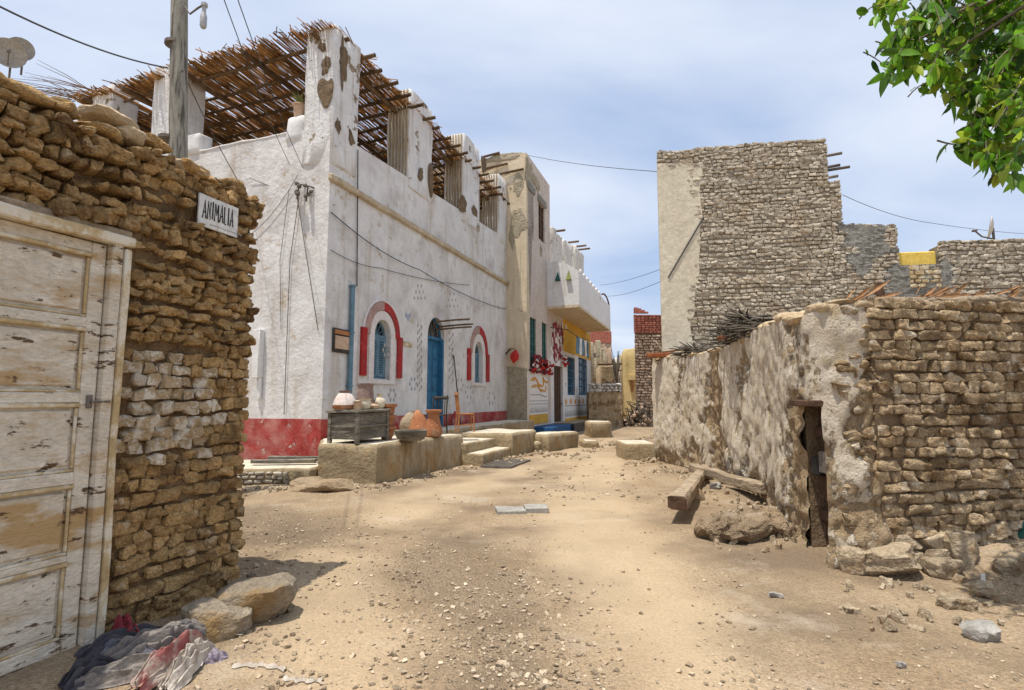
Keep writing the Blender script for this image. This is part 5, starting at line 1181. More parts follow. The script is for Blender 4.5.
# plaster material driven by how much of the coat is left (stored on the mesh)
pm = bpy.data.materials.new('flaking_plaster'); pm.use_nodes = True; N = pm.node_tree.nodes; L = pm.node_tree.links; b = N['Principled BSDF']; b.inputs['Roughness'].default_value = .95; b.inputs['Specular IOR Level'].default_value = .15
at = N.new('ShaderNodeAttribute'); at.attribute_name = 'coat'; tcn = N.new('ShaderNodeTexCoord')
def _n(s_, d=9, st=(1, 1, 1), r=.62):
    mp_ = N.new('ShaderNodeMapping'); mp_.inputs['Scale'].default_value = st; L.new(tcn.outputs['Object'], mp_.inputs[0]); n = N.new('ShaderNodeTexNoise'); n.inputs['Scale'].default_value = s_; n.inputs['Detail'].default_value = d; n.inputs['Roughness'].default_value = r; L.new(mp_.outputs[0], n.inputs['Vector']); return n.outputs['Fac']
def _r(f, a, b_, ca=(0, 0, 0, 1), cb=(1, 1, 1, 1)):
    r = N.new('ShaderNodeValToRGB'); e = r.color_ramp.elements; e[0].position = a; e[1].position = b_; e[0].color = ca; e[1].color = cb; L.new(f, r.inputs[0]); return r.outputs[0]
def _m(f, a, b_, mode='MIX'):
    x = N.new('ShaderNodeMix'); x.data_type = 'RGBA'; x.blend_type = mode
    if isinstance(f, float): x.inputs[0].default_value = f
    else: L.new(f, x.inputs[0])
    for i, v in ((6, a), (7, b_)):
        if isinstance(v, tuple): x.inputs[i].default_value = v
        else: L.new(v, x.inputs[i])
    return x.outputs[2]
def _ma(op, a, b_):
    n = N.new('ShaderNodeMath'); n.operation = op
    for i, v in enumerate((a, b_)):
        if isinstance(v, (int, float)): n.inputs[i].default_value = v
        else: L.new(v, n.inputs[i])
    return n.outputs[0]
lime = _r(_n(2.0), .3, .7, (.58, .49, .365, 1), (.74, .67, .56, 1)); lime = _m(_r(_n(7, st=(1, 1, .6)), .50, .70), lime, (.50, .39, .23, 1)); lime = _m(_r(_n(20, st=(1, 1, .6), r=.75), .585, .66), lime, (.24, .17, .10, 1))
mudc = _r(_n(7), .3, .7, (.30, .21, .12, 1), (.50, .38, .24, 1)); mudc = _m(_r(_n(26, r=.7), .56, .64), mudc, (.16, .11, .065, 1))
f = _ma('ADD', at.outputs['Fac'], _ma('MULTIPLY', _ma('SUBTRACT', _n(9, st=(1, 1, .75), r=.72), .5), 1.9)); col = _m(_r(f, .44, .52), mudc, lime)
L.new(col, b.inputs['Base Color'])
hgt = _ma('ADD', _ma('MULTIPLY', _r(f, .42, .52), .5), _ma('ADD', _n(45), _ma('MULTIPLY', _n(12, r=.7), 1.6))); bpn = N.new('ShaderNodeBump'); bpn.inputs['Strength'].default_value = .95; bpn.inputs['Distance'].default_value = .03; L.new(hgt, bpn.inputs['Height']); L.new(bpn.outputs[0], b.inputs['Normal'])
# plaster wall grid
ds = .035; zn = 70; ns = int(s_c/ds); V = []; coat = []
for i in range(ns+1):
    s = s_c*i/ns; c = cur(s); nn = -nrm2(s) if False else nrm2(s)
    out = np.array([-1, 0]) if nn[0] > 0 and s < s_c*.7 else nn
    nn = nn if np.dot(nn, np.array([0, 0])-c) > 0 else -nn
    zt_ = ztf(s)
    for j in range(zn+1):
        z = -.25+(zt_+.25)*j/zn; P3 = (c[0]*1.0, c[1]*1.0, z)
        big = noise.fractal((P3[0]*.8, P3[1]*.8, z*.8), .9, 2, 4); mid = noise.fractal((P3[0]*3, P3[1]*3, z*2.2), .7, 2, 5); fine = noise.fractal((P3[0]*11, P3[1]*11, z*8), .7, 2, 4)
        k = .62+.35*big+.2*mid
        k += .25*math.exp(-((s-s_at(775))/1.0)**2-((z-1.7)/1.0)**2)+.15*math.exp(-((s-s_at(835))/.35)**2-((z-1.6)/.8)**2)
        k -= .9*math.exp(-((s-s_at(716))/.22)**2)*(1 if z > .1 else .4)          # broken seam
        k -= .35*max(0, 1-z/.7); k -= .55*max(0, (s-s_at(838))/(s_c-s_at(838)+.01)) if s > s_at(838) else 0; k += .25*math.exp(-((s-s_at(850))/.3)**2)*max(0, min(1, (z-.9)))
        k -= .6*math.exp(-((s-(sd0-.12))/.16)**2)*(1 if z < 1.6 else .2)
        k = min(1, max(-.3, k))
        d = .05*big+.025*mid+.012*fine+(.022 if k > .48 else -.012)+(-.07*math.exp(-((s-s_at(716))/.13)**2))+.12*max(0, (.5-z))*max(0, 1-abs(s-s_c*.85))*.5
        if k < .45: d += .03*fine+.02*noise.noise((P3[0]*7, P3[1]*7, z*9))
        d += .07*math.exp(-((s-s_at(862))/.3)**2)*max(0, 1-z/2.2)
        V.append((c[0]+nn[0]*d, c[1]+nn[1]*d, z)); coat.append(k)
NZ = zn+1; Fs = []
for i in range(ns):
    sm = s_c*(i+.5)/ns
    for j in range(zn):
        zm = -.25+(ztf(sm)+.25)*(j+.5)/zn
        if sd0 < sm < sd1 and zm < zdoor: continue
        Fs.append((i*NZ+j, (i+1)*NZ+j, (i+1)*NZ+j+1, i*NZ+j+1))
m = MB(); m.add(V, Fs)
o = m.build('street_wall', pm, ruin, smooth=180); a = o.data.attributes.new('coat', 'FLOAT', 'POINT'); a.data.foreach_set('value', coat)
# wall thickness, roof, back: a body set 12 cm behind the skin
def inner(s, d): c = cur(s); nn = nrm2(s); nn = nn if np.dot(nn, -c) > 0 else -nn; return c-nn*d
m = MB()
def thickwall(sa, sb, z0, z1f, d0=.1, d1=.45, n=14):
    V = []; 
    for i in range(n+1):
        s = sa+(sb-sa)*i/n
        for d in (d0, d1):
            q = inner(s, d)
            for z in (z0, z1f(s)): V.append((q[0], q[1], z))
    f = []
    for i in range(n):
        o_ = 4*i; f += [(o_, o_+4, o_+5, o_+1), (o_+2, o_+3, o_+7, o_+6), (o_+1, o_+5, o_+7, o_+3)]
    f += [(0, 1, 3, 2), (4*n, 4*n+2, 4*n+3, 4*n+1)]; m.add(V, f)
thickwall(0, sd0-.0, -.2, lambda s: ztf(s)-.03, -.0 if False else .06); thickwall(sd1+.0, s_c+.1, -.2, lambda s: ztf(s)-.03, .06); thickwall(sd0, sd1, zdoor, lambda s: ztf(s)-.03, .06, n=3); thickwall(s_c-.1, TOT, -.2, lambda s: ztf(s)-.08, -.042)
m.box(3.95, 9, 13.3, 13.6, 0, 2.4); m.box(8.7, 9, 5.9, 13.3, 0, 2.4)
m.build('inner_wall', M_['frontmortar'], ruin)
# roof as a strip between the curved wall and a back line
m = MB(); V = []; n = 40
for i in range(n+1):
    s = TOT*i/n*.98; q = inner(s, .3); V += [(q[0], q[1], 2.12), (8.8, min(13.4, max(q[1], 6.0)), 2.3)]
m.add(V, [(2*i, 2*i+2, 2*i+3, 2*i+1) for i in range(n)]); m.build('roof', M_['mudcap'], ruin)
# rounded top lip of mud
m = MB()
for i in range(70):
    s = s_c*i/70; c = inner(s, .13); m.stone((c[0], c[1], ztf(s)-.0+rng.uniform(-.02, .03)), (rng.uniform(.2, .38), rng.uniform(.2, .34), rng.uniform(.08, .15)), (0, 0, rng.uniform(0, 3)), k=3, amp=.12, n=3)
m.build('mud_coping', M_['mudcap'], ruin, smooth=60)
# brick face along the front
m = MB(); rg = np.random.default_rng(91); z = .30; row = 0
while z < 2.55:
    h = rg.uniform(.088, .108); s = s_c-.16+rg.uniform(0, .1)
    while s < TOT:
        w = rg.uniform(.19, .27) if row % 2 == 0 else rg.uniform(.11, .15)
        sm = s+w/2; cz = z+h/2+.03*noise.noise((sm*.8, row*.4, 2))
        if cz < ztf(sm)-.02:
            c = inner(sm, rg.normal()*.012+.0+.03*max(0, 1-(s-s_c+.16)/.3)); nn = nrm2(sm); ang = math.atan2(nn[1], nn[0])+math.pi/2
            m.stone((c[0], c[1], cz), (w-.006, .17, h*rg.uniform(.9, 1.0)), (0, rg.normal()*.04, ang+rg.normal()*.03), k=12, amp=.06, n=6, cuts=2)
        s += w
    z += h; row += 1
o = m.build('brick_front', M_['frontbrick'], ruin, smooth=50, rough=((.0045, 16), (.002, 45)))
# stones in the corner where plaster is gone
m = MB()
for k in range(170):
    s = rng.uniform(s_at(840), s_c+.05); z = rng.uniform(.05, 2.35); c = inner(s, .035); nn = nrm2(s); ang = math.atan2(nn[1], nn[0])+math.pi/2
    if rng.uniform() < .35+.5*(s-s_at(832))/(s_c-s_at(832)): m.stone((c[0], c[1], z), (rng.uniform(.07, .16), .13, rng.uniform(.05, .1)), (0, rng.normal()*.3, ang), k=5, amp=.16, n=5, cuts=5)
m.build('corner_stones', M_['frontbrick'], ruin, smooth=50, rough=((.005, 16), (.0025, 45)))
# palm fronds and beams along the roof edge
m = MB(); s = s_at(880)
for k in range(5):
    s0 = s_at(878)+k*.62; a, b_ = inner(s0, .1), inner(min(TOT-.05, s0+.75), .1); m.tube([(a[0], a[1]-.08, ztf(s0)+.0), (b_[0], b_[1]-.08, ztf(s0+.7)+.02)], [.045, .04], 7)
m.build('edge_beams', M_['drywood'], ruin, smooth=60)
m = MB()
for k in range(170):
    s0 = rng.uniform(s_at(915), TOT-.2) if k > 22 else rng.uniform(s_at(850), s_at(905)); a = inner(s0, rng.uniform(-.05, .5)); z0 = ztf(s0)+.04; an = rng.uniform(-.5, .9); L_ = rng.uniform(.1, .34); el = rng.uniform(-.05, .75)
    d = np.array([math.cos(an)*math.cos(el), math.sin(an)*math.cos(el)*.6, math.sin(el)])*L_; p0 = np.array([a[0], a[1], z0]); sd = np.array([0, .02, .05])*rng.uniform(.15, .5)
    m.add([p0, p0+d*.5+sd, p0+d, p0+d*.5-sd, p0+d*.5+np.array([0, .012, 0])], [(0, 3, 2, 4), (0, 4, 2, 1)])
m.build('dry_fronds', M_['frond'], ruin)
# little door in the street wall
m = MB(); pA, pB = cur(sd0), cur(sd1); DF = Frame((pA[0], pA[1], 0), (pA-pB))
DF = Frame((pB[0], pB[1], 0), (pA-pB)) ; wd_ = np.linalg.norm(pA-pB)
sgn = 1 if np.dot(DF.y[:2], -pB) < 0 else -1     # local direction going into the house
m = MB(DF)
yy0, yy1 = sorted((sgn*.02, sgn*.1)); m.rbox(-.02, wd_+.02, yy0+.03, yy1+.1, zdoor-.05, zdoor+.01, .01, wob=.01, n=3, mi=0)
yy0, yy1 = sorted((sgn*.18, sgn*.22))
for k in range(4):
    a = wd_*(k)/4; m.rbox(a+.004, a+wd_/4-.004, yy0, yy1, .02, zdoor-.06, .005, wob=.01, n=3)
yy0, yy1 = sorted((sgn*.14, sgn*.178)); m.rbox(0, wd_, yy0, yy1, .35, .45, .005); m.rbox(0, wd_, yy0, yy1, 1.15, 1.24, .005)
dd_ = m.build('door', [M_['brownwood'], M_['drywood']], ruin, smooth=40)
m = MB(DF); yy0, yy1 = sorted((sgn*.04, sgn*.13)); m.rbox(.04, .14, yy0, yy1, .82, 1.02, .01, mi=0); m.rbox(.15, .28, yy0, yy1, .78, .96, .02, mi=1); m.build('lock', [M_['iron'], M_['black']], dd_)

# brush and boards on top of the plaster wall
def brushpile(px, py, n, lx, h, label, mt='brush'):
    s0 = s_at(px); c = inner(s0, .16); zt_ = ztf(s0); e = empty('brush_pile', (c[0], c[1], zt_), label, 'brushwood'); m = MB(); ax = cur(s0-.2)-cur(s0+.2); ax /= np.linalg.norm(ax)
    for k in range(n):
        t = rng.normal()*lx*.4; p0 = np.array([c[0]+ax[0]*t, c[1]+ax[1]*t, zt_+.05+rng.uniform(0.0, h)*max(.15, 1-abs(t)/lx)]); d = np.array([-rng.uniform(.2, .8), rng.normal()*.35, rng.normal()*.12+.05]); d = d/np.linalg.norm(d)*rng.uniform(.15, .5)
        m.tube([p0-d, p0+rng.normal(size=3)*.02, p0+d], [rng.uniform(.014, .032), .022, .008], 4)
    m.build('sticks', M_[mt], e); return e
brushpile(738, 335, 330, 1.1, .42, 'pile of dark dry brushwood on top of the plaster wall'); 
brushpile(690, 350, 60, .5, .12, 'thin layer of twigs on the wall top left of the brushwood')
s0 = s_at(735); c = inner(s0, .12); e = empty('old_board', (c[0], c[1], ztf(s0)), 'reddish board end poking out under the dark brushwood', 'board'); m = MB(); m.stone((c[0]-.12, c[1], ztf(s0)+.08), (.5, .25, .08), (0, .1, .3), k=6, amp=.05, n=4); m.build('plank', M_['redwood'], e, smooth=60)
p0 = at_y(648, 356.5, 13.2); p1 = at_y(691, 354, 12.6); e = empty('roof_plank', p1, 'reddish plank sticking out from the far end of the wall top', 'plank')
m = MB(); d = p1-p0; fr = Frame((p0[0], p0[1], p0[2]-.0), d[:2]); m = MB(fr); L_ = np.linalg.norm(d[:2]); m.rbox(0, L_, -.15, .15, -.04, .07, .02, wob=.03, n=5); m.build('timber', M_['redwood'], e, smooth=40)
m = MB(fr); m.rbox(L_*.35, L_*.9, -.1, .1, .075, .13, .02, wob=.04, n=3); m.tube([(L_*.35, 0, .1), (L_*.2, 0, .35)], .025, 5); m.build('wedge', M_['drywood'], e, smooth=40)

# ---------------------------------------------------------------- logs and rocks on the ground at right
p0 = G(708, 465, .1); p1 = G(682, 505, .3)
p0 = np.array([*on_z(706, 467, .16)[:2], .16]); p1 = np.array([*on_z(677, 503, .26)[:2], .26])
e = empty('squared_log', p1, 'pale squared log with a dark red-brown sawn end, tipped towards the street', 'log'); d = p1-p0; d2 = d/np.linalg.norm(d); sd = np.cross(d2, [0, 0, 1]); sd /= np.linalg.norm(sd); up2 = np.cross(sd, d2)
m = MB(); V = []; n = 10; ring = [(-1, -.8), (-.55, -1), (.6, -.95), (1, -.6), (.95, .7), (.6, 1), (-.7, .95), (-1, .6)]
for i in range(n+1):
    t = i/n; w = .075+.025*t; c = p0+d*t
    for (a, b_) in ring: V.append(c+sd*a*w*1.15+up2*b_*w*.85+rng.normal(size=3)*.005)
m.add(V, [(i*8+k, i*8+(k+1) % 8, (i+1)*8+(k+1) % 8, (i+1)*8+k) for i in range(n) for k in range(8)]+[tuple(range(8))[::-1]]); m.build('timber', M_['drywood'], e, smooth=40)
m = MB(); m.add([V[n*8+k] for k in range(8)]+[V[n*8+k]+d2*.015 for k in range(8)], [tuple(range(8, 16))]+[(k, (k+1) % 8, (k+1) % 8+8, k+8) for k in range(8)]); m.build('sawn_end', M_['brownwood'], e)
p = p0*.35+p1*.65; tag(MB().stone((p[0]+.02, p[1], gh(p[0], p[1])+.03), (.3, .25, .25), k=3, amp=.1, n=4).build('rock', M_['rock'], smooth=50), 'stone propping up the squared log from below', 'stone', 'stones by the right wall')
p0 = np.array([*on_z(694, 467, .25)[:2], .25]); p1 = np.array([*on_z(766, 491, .22)[:2], .22])
e = empty('timber_beam', p1, 'long weathered wooden beam lying along the foot of the plaster wall', 'beam'); fr = Frame((p0[0], p0[1], p0[2]-.06), (p1-p0)[:2]); L_ = np.linalg.norm((p1-p0)[:2]); m = MB(fr)
m.rbox(0, L_, -.09, .09, -.02, .12, .012, wob=.04, n=10); m.build('timber', M_['drywood'], e, smooth=40)
lr_ = 'rocks at the shed corner'
def rock(px, py, wpx, hpx, label, mt='rock', k=4, amp=.1, rot=None, group='stones by the right wall', n=5, dep=.8, zb=None, name='rock'):
    p = G(px, py); s = p[1]/F; w, h = wpx*s, hpx*s*1.0; rot = rot or (rng.normal()*.12, rng.normal()*.12, rng.normal()*.35)
    o = MB().stone((0, 0, 0), (w, max(w*dep, h*.6), h), rot, k=max(k, 4), amp=amp, n=max(n, 8), cuts=9).build(name, M_['mudrock' if mt in ('rock', 'mudcap') and group != lr_ else mt], smooth=28, rough=((.006, 16), (.004, 45)))
    o.location = (float(p[0]), float(p[1]+w*dep*.35), float((p[2] if zb is None else zb)+h*.40)); return tag(o, label, 'stone', group)
lr = 'rocks at the shed corner'
rock(247, 624, 66, 36, 'large grey rock with ochre side at the shed corner, right of its neighbour', k=7, amp=.06, rot=(.05, -.06, .35), group=lr, n=7)
rock(207, 641, 58, 30, 'flat-topped grey and ochre rock wedged between cloth and large rock', k=5, amp=.09, rot=(.1, .15, .6), group=lr, n=7)
rock(251, 581, 14, 7, 'thin dark stone chip beside the shed corner base', k=5, group=lr); rock(285, 612, 14, 7, 'small grey flat stone in the shadow of the large rock', k=5, group=lr)
for r in ((893, 578, 56, 30, 'tilted triangular slab leaning at the corner of the brick front', 'mudcap', 5), (895, 552, 46, 21, 'wide pale boulder under the left end of the brick front', 'mudcap', 3),
          (928, 554, 21, 17, 'small ochre cube-shaped stone under the bricks', 'ochrewood', 8), (856, 574, 24, 27, 'rough round boulder at the rounded house corner', 'rock', 3),
          (951, 559, 28, 21, 'smooth brown boulder left of the leaning long stone', 'rock', 3), (971, 574, 30, 34, 'long grey stone leaning against the heap', 'rock', 4),
          (996, 568, 30, 20, 'squat grey stone right of the leaning long stone', 'rock', 4), (949, 579, 31, 18, 'pale cut stone lying in front of the heap', 'mudcap', 6),
          (988, 598, 22, 15, 'brown flat stone with white scrap behind it', 'rock', 5), (961, 610, 32, 12, 'low grey stone with pale edge on the open dirt', 'rock', 4),
          (851, 614, 15, 8, 'small dark stone on the dirt in front of the corner', 'rock', 4), (991, 642, 31, 16, 'dark rough stone alone near the right edge', 'stonegrey', 4),
          (904, 669, 9, 8, 'tiny dark stone near the bottom edge', 'stonegrey', 4), (938, 533, 32, 11, 'flat slab lying directly beneath the lowest brick course', 'mudcap', 6),
          (968, 531, 22, 15, 'angular stone set under the bricks above the heap', 'rock', 6), (987, 541, 32, 10, 'flat grey stone atop the right of the heap', 'rock', 6),
          (1012, 552, 24, 16, 'stone half cut by the right picture edge', 'rock', 4), (1018, 578, 20, 13, 'low stone at the far right below the edge stone', 'rock', 4),
          (840, 566, 16, 22, 'narrow upright stone just right of the small door', 'rock', 4), (874, 564, 16, 18, 'stone wedged between round boulder and tilted slab', 'rock', 4),
          (717, 489, 12, 7, 'small square stone in front of the beam', 'stonegrey', 6), (706, 480, 16, 8, 'knobbly stone under the beam near the log', 'mudcap', 4),
          (726, 484, 14, 7, 'stone lying below the middle of the beam', 'mudcap', 4), (697, 476, 13, 7, 'stone right behind the squared log', 'mudcap', 4),
          (930, 341+250, 10, 6, 'small chip in front of the pale cut stone', 'rock', 4), (778, 598, 13, 5, 'flat dark pebble stone left of the door track', 'stonegrey', 5)):
    rock(r[0], r[1], r[2], r[3], r[4], r[5], r[6], n=6, amp=.1 if r[6] > 3 else .07)
# ledge of rough footing stones along the front (part of the house)
m = MB(); s = s_c-.3
while s < TOT-.1:
    w = rng.uniform(.16, .4); 
    for z in (.1, .25):
        c = inner(s+w/2, -.02 if z < .2 else .02); nn = nrm2(s); ang = math.atan2(nn[1], nn[0])+math.pi/2; m.stone((c[0], c[1], z+rng.normal()*.015), (w*1.0, .22, .15), (0, rng.normal()*.1, ang), k=6, amp=.1, n=6, cuts=5)
    s += w*.95
m.build('footing_stones', M_['mudrock'], ruin, smooth=40, rough=((.005, 16), (.0025, 45)))
# rubble crumbs by the right wall (uncountable)
m = MB()
for k in range(420):
    px, py = (rng.uniform(650, 790), rng.uniform(468, 545)) if k % 3 else (rng.uniform(830, 1024), rng.uniform(560, 632))
    if k % 7 == 1: px, py = rng.uniform(712, 800), rng.uniform(500, 552)
    if k % 3 == 0 and rng.uniform() < .5: continue
    if k % 7 != 1 and k % 3 and py > 480+(px-660)*.55: continue
    if k % 7 != 1 and k % 3 and px < 700 and py > 480: continue
    p = G(px, py); s = rng.uniform(.02, .075); m.stone((p[0], p[1], p[2]+s*.2), (s*1.5, s, s*.8), rng.uniform(0, 3, 3), k=4, amp=.15, n=2)
for (xa_, ya_, xb_, yb_, n_) in ((317, 486, 376, 487, 40), (376, 487, 463, 467, 60), (463, 468, 506, 459, 25), (506, 460, 537, 452, 30), (538, 454, 575, 454, 30), (584, 450, 660, 434, 60), (625, 463, 660, 459, 40), (600, 440, 655, 452, 50), (656, 466, 700, 478, 60), (242, 489, 316, 488, 40)):
    for k in range(n_):
        t = rng.uniform(); p = G(xa_+(xb_-xa_)*t+rng.normal()*2, ya_+(yb_-ya_)*t+abs(rng.normal())*2.2); s = rng.uniform(.02, .08)*(1.5 if p[1] > 13 else 1); m.stone((p[0], p[1], p[2]+s*.15), (s*1.5, s, s*.7), rng.uniform(0, 3, 3), k=4, amp=.15, n=2, cuts=2)
tag(m.build('rubble', M_['mudrock'], smooth=50), 'crumbs of fallen mud and plaster along the right wall', 'rubble', kind='stuff')
# mud bank beside the door
p = G(745, 545); m = MB(); m.stone((p[0]+.42, p[1]+.45, .02), (1.3, 1.2, .40), (0, .05, -.25), k=3, amp=.11, n=44); o = m.build('mud_bank', M_['sand'], smooth=180, rough=((.03, 4), (.018, 10), (.008, 24))); tag(o, 'lumpy bank of dried mud left of the small dark door', 'mud bank')
me = o.data
for v in me.vertices: c = v.co; dn = .07*noise.fractal((c.x*4.5, c.y*4.5, c.z*4.5), .8, 2, 5); c.z += dn; c.x += dn*.6; c.y -= dn*.6
p = G(984, 586); e = empty('white_scrap', p, 'upright scrap of white plastic behind the brown flat stone', 'litter'); m = MB(); m.rbox(p[0]-.015, p[0]+.02, p[1], p[1]+.01, p[2], p[2]+.09, .003); m.build('scrap', M_['whitepaint'], e)
p = G(1021, 566); e = empty('green_scrap', p, 'scrap of green sacking at the right picture edge', 'litter'); m = MB(); m.stone((p[0]+.03, p[1], p[2]+.06), (.12, .1, .14), (.4, .3, .2), k=3, amp=.3, n=5); m.build('scrap', M_['green'], e, smooth=50)
for px, py, lab in ((880, 0, None),): pass
# slabs in the road
p = G(522, 511); m = MB(); e = empty('concrete_cover', p, 'pair of pale grey concrete slabs set in the sandy street', 'slab')
m = MB(Frame((p[0], p[1], p[2]), (1, .12))); m.rbox(-.36, .02, -.2, .12, -.03, .045, .01, wob=.02, n=3); m.build('slab', M_['stonegrey'], e, smooth=40); m = MB(Frame((p[0], p[1], p[2]), (1, .02))); m.rbox(.03, .36, -.12, .2, -.03, .06, .01, wob=.02, n=3); m.build('slab', M_['stonegrey'], e, smooth=40)
p = G(507, 464); e = empty('drain_grate', p, 'rusty metal drain grate in front of the steps', 'grate'); fr = Frame((p[0], p[1], p[2]+.01), D); m = MB(fr)
m.box(-.75, .75, -.35, -.3, -.02, .03); m.box(-.75, .75, .3, .35, -.02, .03); m.box(-.75, -.7, -.3, .3, -.02, .03); m.box(.7, .75, -.3, .3, -.02, .03); m.build('frame', M_['iron'], e)
m = MB(fr)
for k in range(16): x_ = -.66+k*.087; m.box(x_, x_+.045, -.3, .3, -.015, .022)
m.build('bars', M_['iron'], e)

# ---------------------------------------------------------------- cloth heap
p = G(150, 672); e = empty('cloth_heap', p, 'crumpled heap of grey, red and pink rags lying by the shed gate', 'rags')
def cloth(px0, py0, px1, py1, w_0, h, mt, folds=5, seed=0, bend=.1, base=.0, twist=0.0):
    w = w_0*.82; a, b_ = G(px0, py0), G(px1, py1); d = (b_-a)[:2]; L_ = np.linalg.norm(d); d /= L_; nrm_ = np.array([-d[1], d[0]]); nu, nv = 120, 90; V = []
    for i in range(nu+1):
        t = i/nu
        for j in range(nv+1):
            v = j/nv*2-1; env = (math.sin(math.pi*(.06+.9*t))**.6)*(1-.75*abs(v)**2.4); ww = w*(.65+.35*math.sin(math.pi*t+.5))
            fo = math.sin(folds*v*2.0+2.6*noise.noise((t*1.8, v*1.0, seed))+twist*t*6+seed); fo = 1-math.sqrt(fo*fo+.02); fo = fo*.75+.25*(1-math.sqrt(math.sin(folds*v*4.7+4*noise.noise((t*3, v, seed+9)))**2+.03))
            x = a[:2]+d*L_*t+nrm_*(v*ww+bend*math.sin(t*5+seed)+.02*noise.noise((t*6, v*5, seed+3)))
            z = gh(x[0], x[1])-.012+base*env+env*(h*.25+h*.85*fo)+.012*env*noise.noise((t*7, v*5, seed+5)); V.append((x[0], x[1], z))
    m = MB(); m.add(V, [(i*(nv+1)+j, (i+1)*(nv+1)+j, (i+1)*(nv+1)+j+1, i*(nv+1)+j+1) for i in range(nu) for j in range(nv)]); return m.build('rag', M_[mt], e, smooth=180)
cloth(82, 668, 185, 632, .17, .15, 'darkcloth', 3, 1, .03); cloth(105, 672, 214, 640, .13, .2, 'greycloth', 4, 2, .04, .02, .4); cloth(80, 682, 190, 676, .1, .12, 'greycloth', 3, 5, .04, .03, .6)
cloth(135, 696, 205, 648, .075, .15, 'pinkcloth', 2, 3, .02, .09, .3); cloth(160, 694, 215, 652, .07, .12, 'palecloth', 4, 4, .02, .06, .3); cloth(95, 660, 175, 668, .06, .08, 'bluecloth', 2, 7, .03, .08, .5)
cloth(196, 664, 228, 656, .05, .07, 'purplecloth', 3, 8, .01, .01); cloth(116, 632, 136, 650, .06, .1, 'maroon', 2, 9, .01, .08)
cloth(60, 690, 125, 668, .12, .13, 'darkcloth', 3, 12, .03)
for (a, b_, c, lab) in (((232, 668), (262, 664), (285, 671), 'torn pale paper strip lying right of the rags'), ((283, 680), (300, 683), (322, 682), 'short pale strip of rag on the sand, farther right')):
    q = [G(*a), G(*b_), G(*c)]; m = MB(); V = []
    for i in range(13):
        t = i/12; s_ = (1-t)**2*q[0]+2*t*(1-t)*q[1]+t*t*q[2]; w = .014+.012*math.sin(i*1.7); V += [s_+np.array([.0, -w, .006]), s_+np.array([.005, 0, .022+.008*math.sin(i*2.3)]), s_+np.array([0, w, .006])]
    m.add(V, [(3*i+k, 3*i+3+k, 3*i+4+k, 3*i+1+k) for i in range(12) for k in range(2)]); tag(m.build('rag_strip', M_['palecloth'], smooth=60), lab, 'litter', 'litter strips on the sand')

# ---------------------------------------------------------------- cables
def cable(pts, label, r=.012, sag=0.0, n=16, name='cable', cat='cable', group='overhead wires'):
    P = [np.array(p, float) for p in pts]; out = []
    for a, b_ in zip(P[:-1], P[1:]):
        for k in range(n): t = k/n; out.append(a+(b_-a)*t-np.array([0, 0, sag*4*t*(1-t)]))
    out.append(P[-1]); return tag(MB().tube(out, r, 5).build(name, M_['wire'], smooth=60), label, cat, group)
def on_f(px, py, y=-.04): u, z = Hf.py(px, py, y); return Hf.p(u, y, z)
def on_l(px, py, x=-.04): y, z = Hf.px(px, py, x); return Hf.p(x, y, z)
cable([at_y(-40, -14, 5), at_y(168, 68, 8.1)], 'black cable coming from the upper left to the pole', .012, .12)
cable([at_y(217, -20, 5.5), on_l(290, 165)], 'left of two wires dropping from the top edge to the house corner', .006, .1)
cable([at_y(231, -20, 5.5), on_l(303, 168)], 'right of two wires dropping from the top edge to the house corner', .006, .1)
cable([at_y(182, 70, 8.1), on_l(250, 200)], 'thin wire from the pole to the white wall', .008, .1)
cable([on_f(331, 212), on_f(420, 270, -.1), on_f(506, 309)], 'wire clipped along the facade above the blue door', .012, .15)
cable([on_f(331, 250), on_f(380, 268), on_f(470, 285)], 'lower thin wire sagging across the facade near the corner', .008, .08)
cable([on_l(250, 178), on_f(335, 205)], 'thin wire slanting over the left white wall to the corner', .007, .05)
cable([on_l(300, 190), on_l(290, 260), on_l(284, 415)], 'wire hanging down the middle of the left white wall', .008, .0)
cable([on_l(296, 190), on_l(307, 260), on_l(318, 330)], 'wire bending towards the corner on the left white wall', .007, .0)
cable([on_l(289, 190), on_l(280, 260), on_l(281, 330)], 'faint wire nearest the shed on the left white wall', .006, .0)
cable([on_l(298, 175), on_l(250, 235)], 'slack wire running down towards the shed across the white wall', .006, .15)
cable([on_f(358, 150), on_f(357, 286)], 'vertical conduit wire above the drainpipe', .014, .0)
cable([at_y(527, 155, 24), at_y(664, 172, 15)], 'high wire crossing the gap from cream house to tall brick house', .01, .1)
cable([at_y(600, 285, 30), at_y(664, 268, 15.2)], 'upper of two wires between balcony house and brick house', .008, .1)
cable([at_y(604, 296, 30), at_y(664, 280, 15.2)], 'lower of two wires between balcony house and brick house', .008, .15)
cable([at_y(843, 195, 14), at_y(925, 222, 17), at_y(1060, 235, 22)], 'wire running right from the tall brick house over the notch', .008, .1)
cable([at_y(529, 262, 22.4), at_y(535, 320, 23)], 'slack wire hanging on the cream house front', .01, .0)
# brackets with insulators on the corner
for (px, py, lab) in ((299, 184, 'cluster of insulators on the left wall, nearer the shed'), (308, 186, 'cluster of insulators on the left wall, nearer the corner')):
    q = on_l(px, py, -.12); e = empty('wire_bracket', q, lab, 'wire bracket', 'wire brackets at the house corner'); m = MB(); m.tube([q+np.array([.1, .1, 0]), q, q+np.array([-.02, -.02, -.35])], .02, 6)
    for k in range(4): m.stone(tuple(q+np.array([rng.normal()*.04, rng.normal()*.04, -.08*k])), (.09, .09, .08), k=3, n=3)
    m.build('insulators', M_['iron'], e, smooth=60)

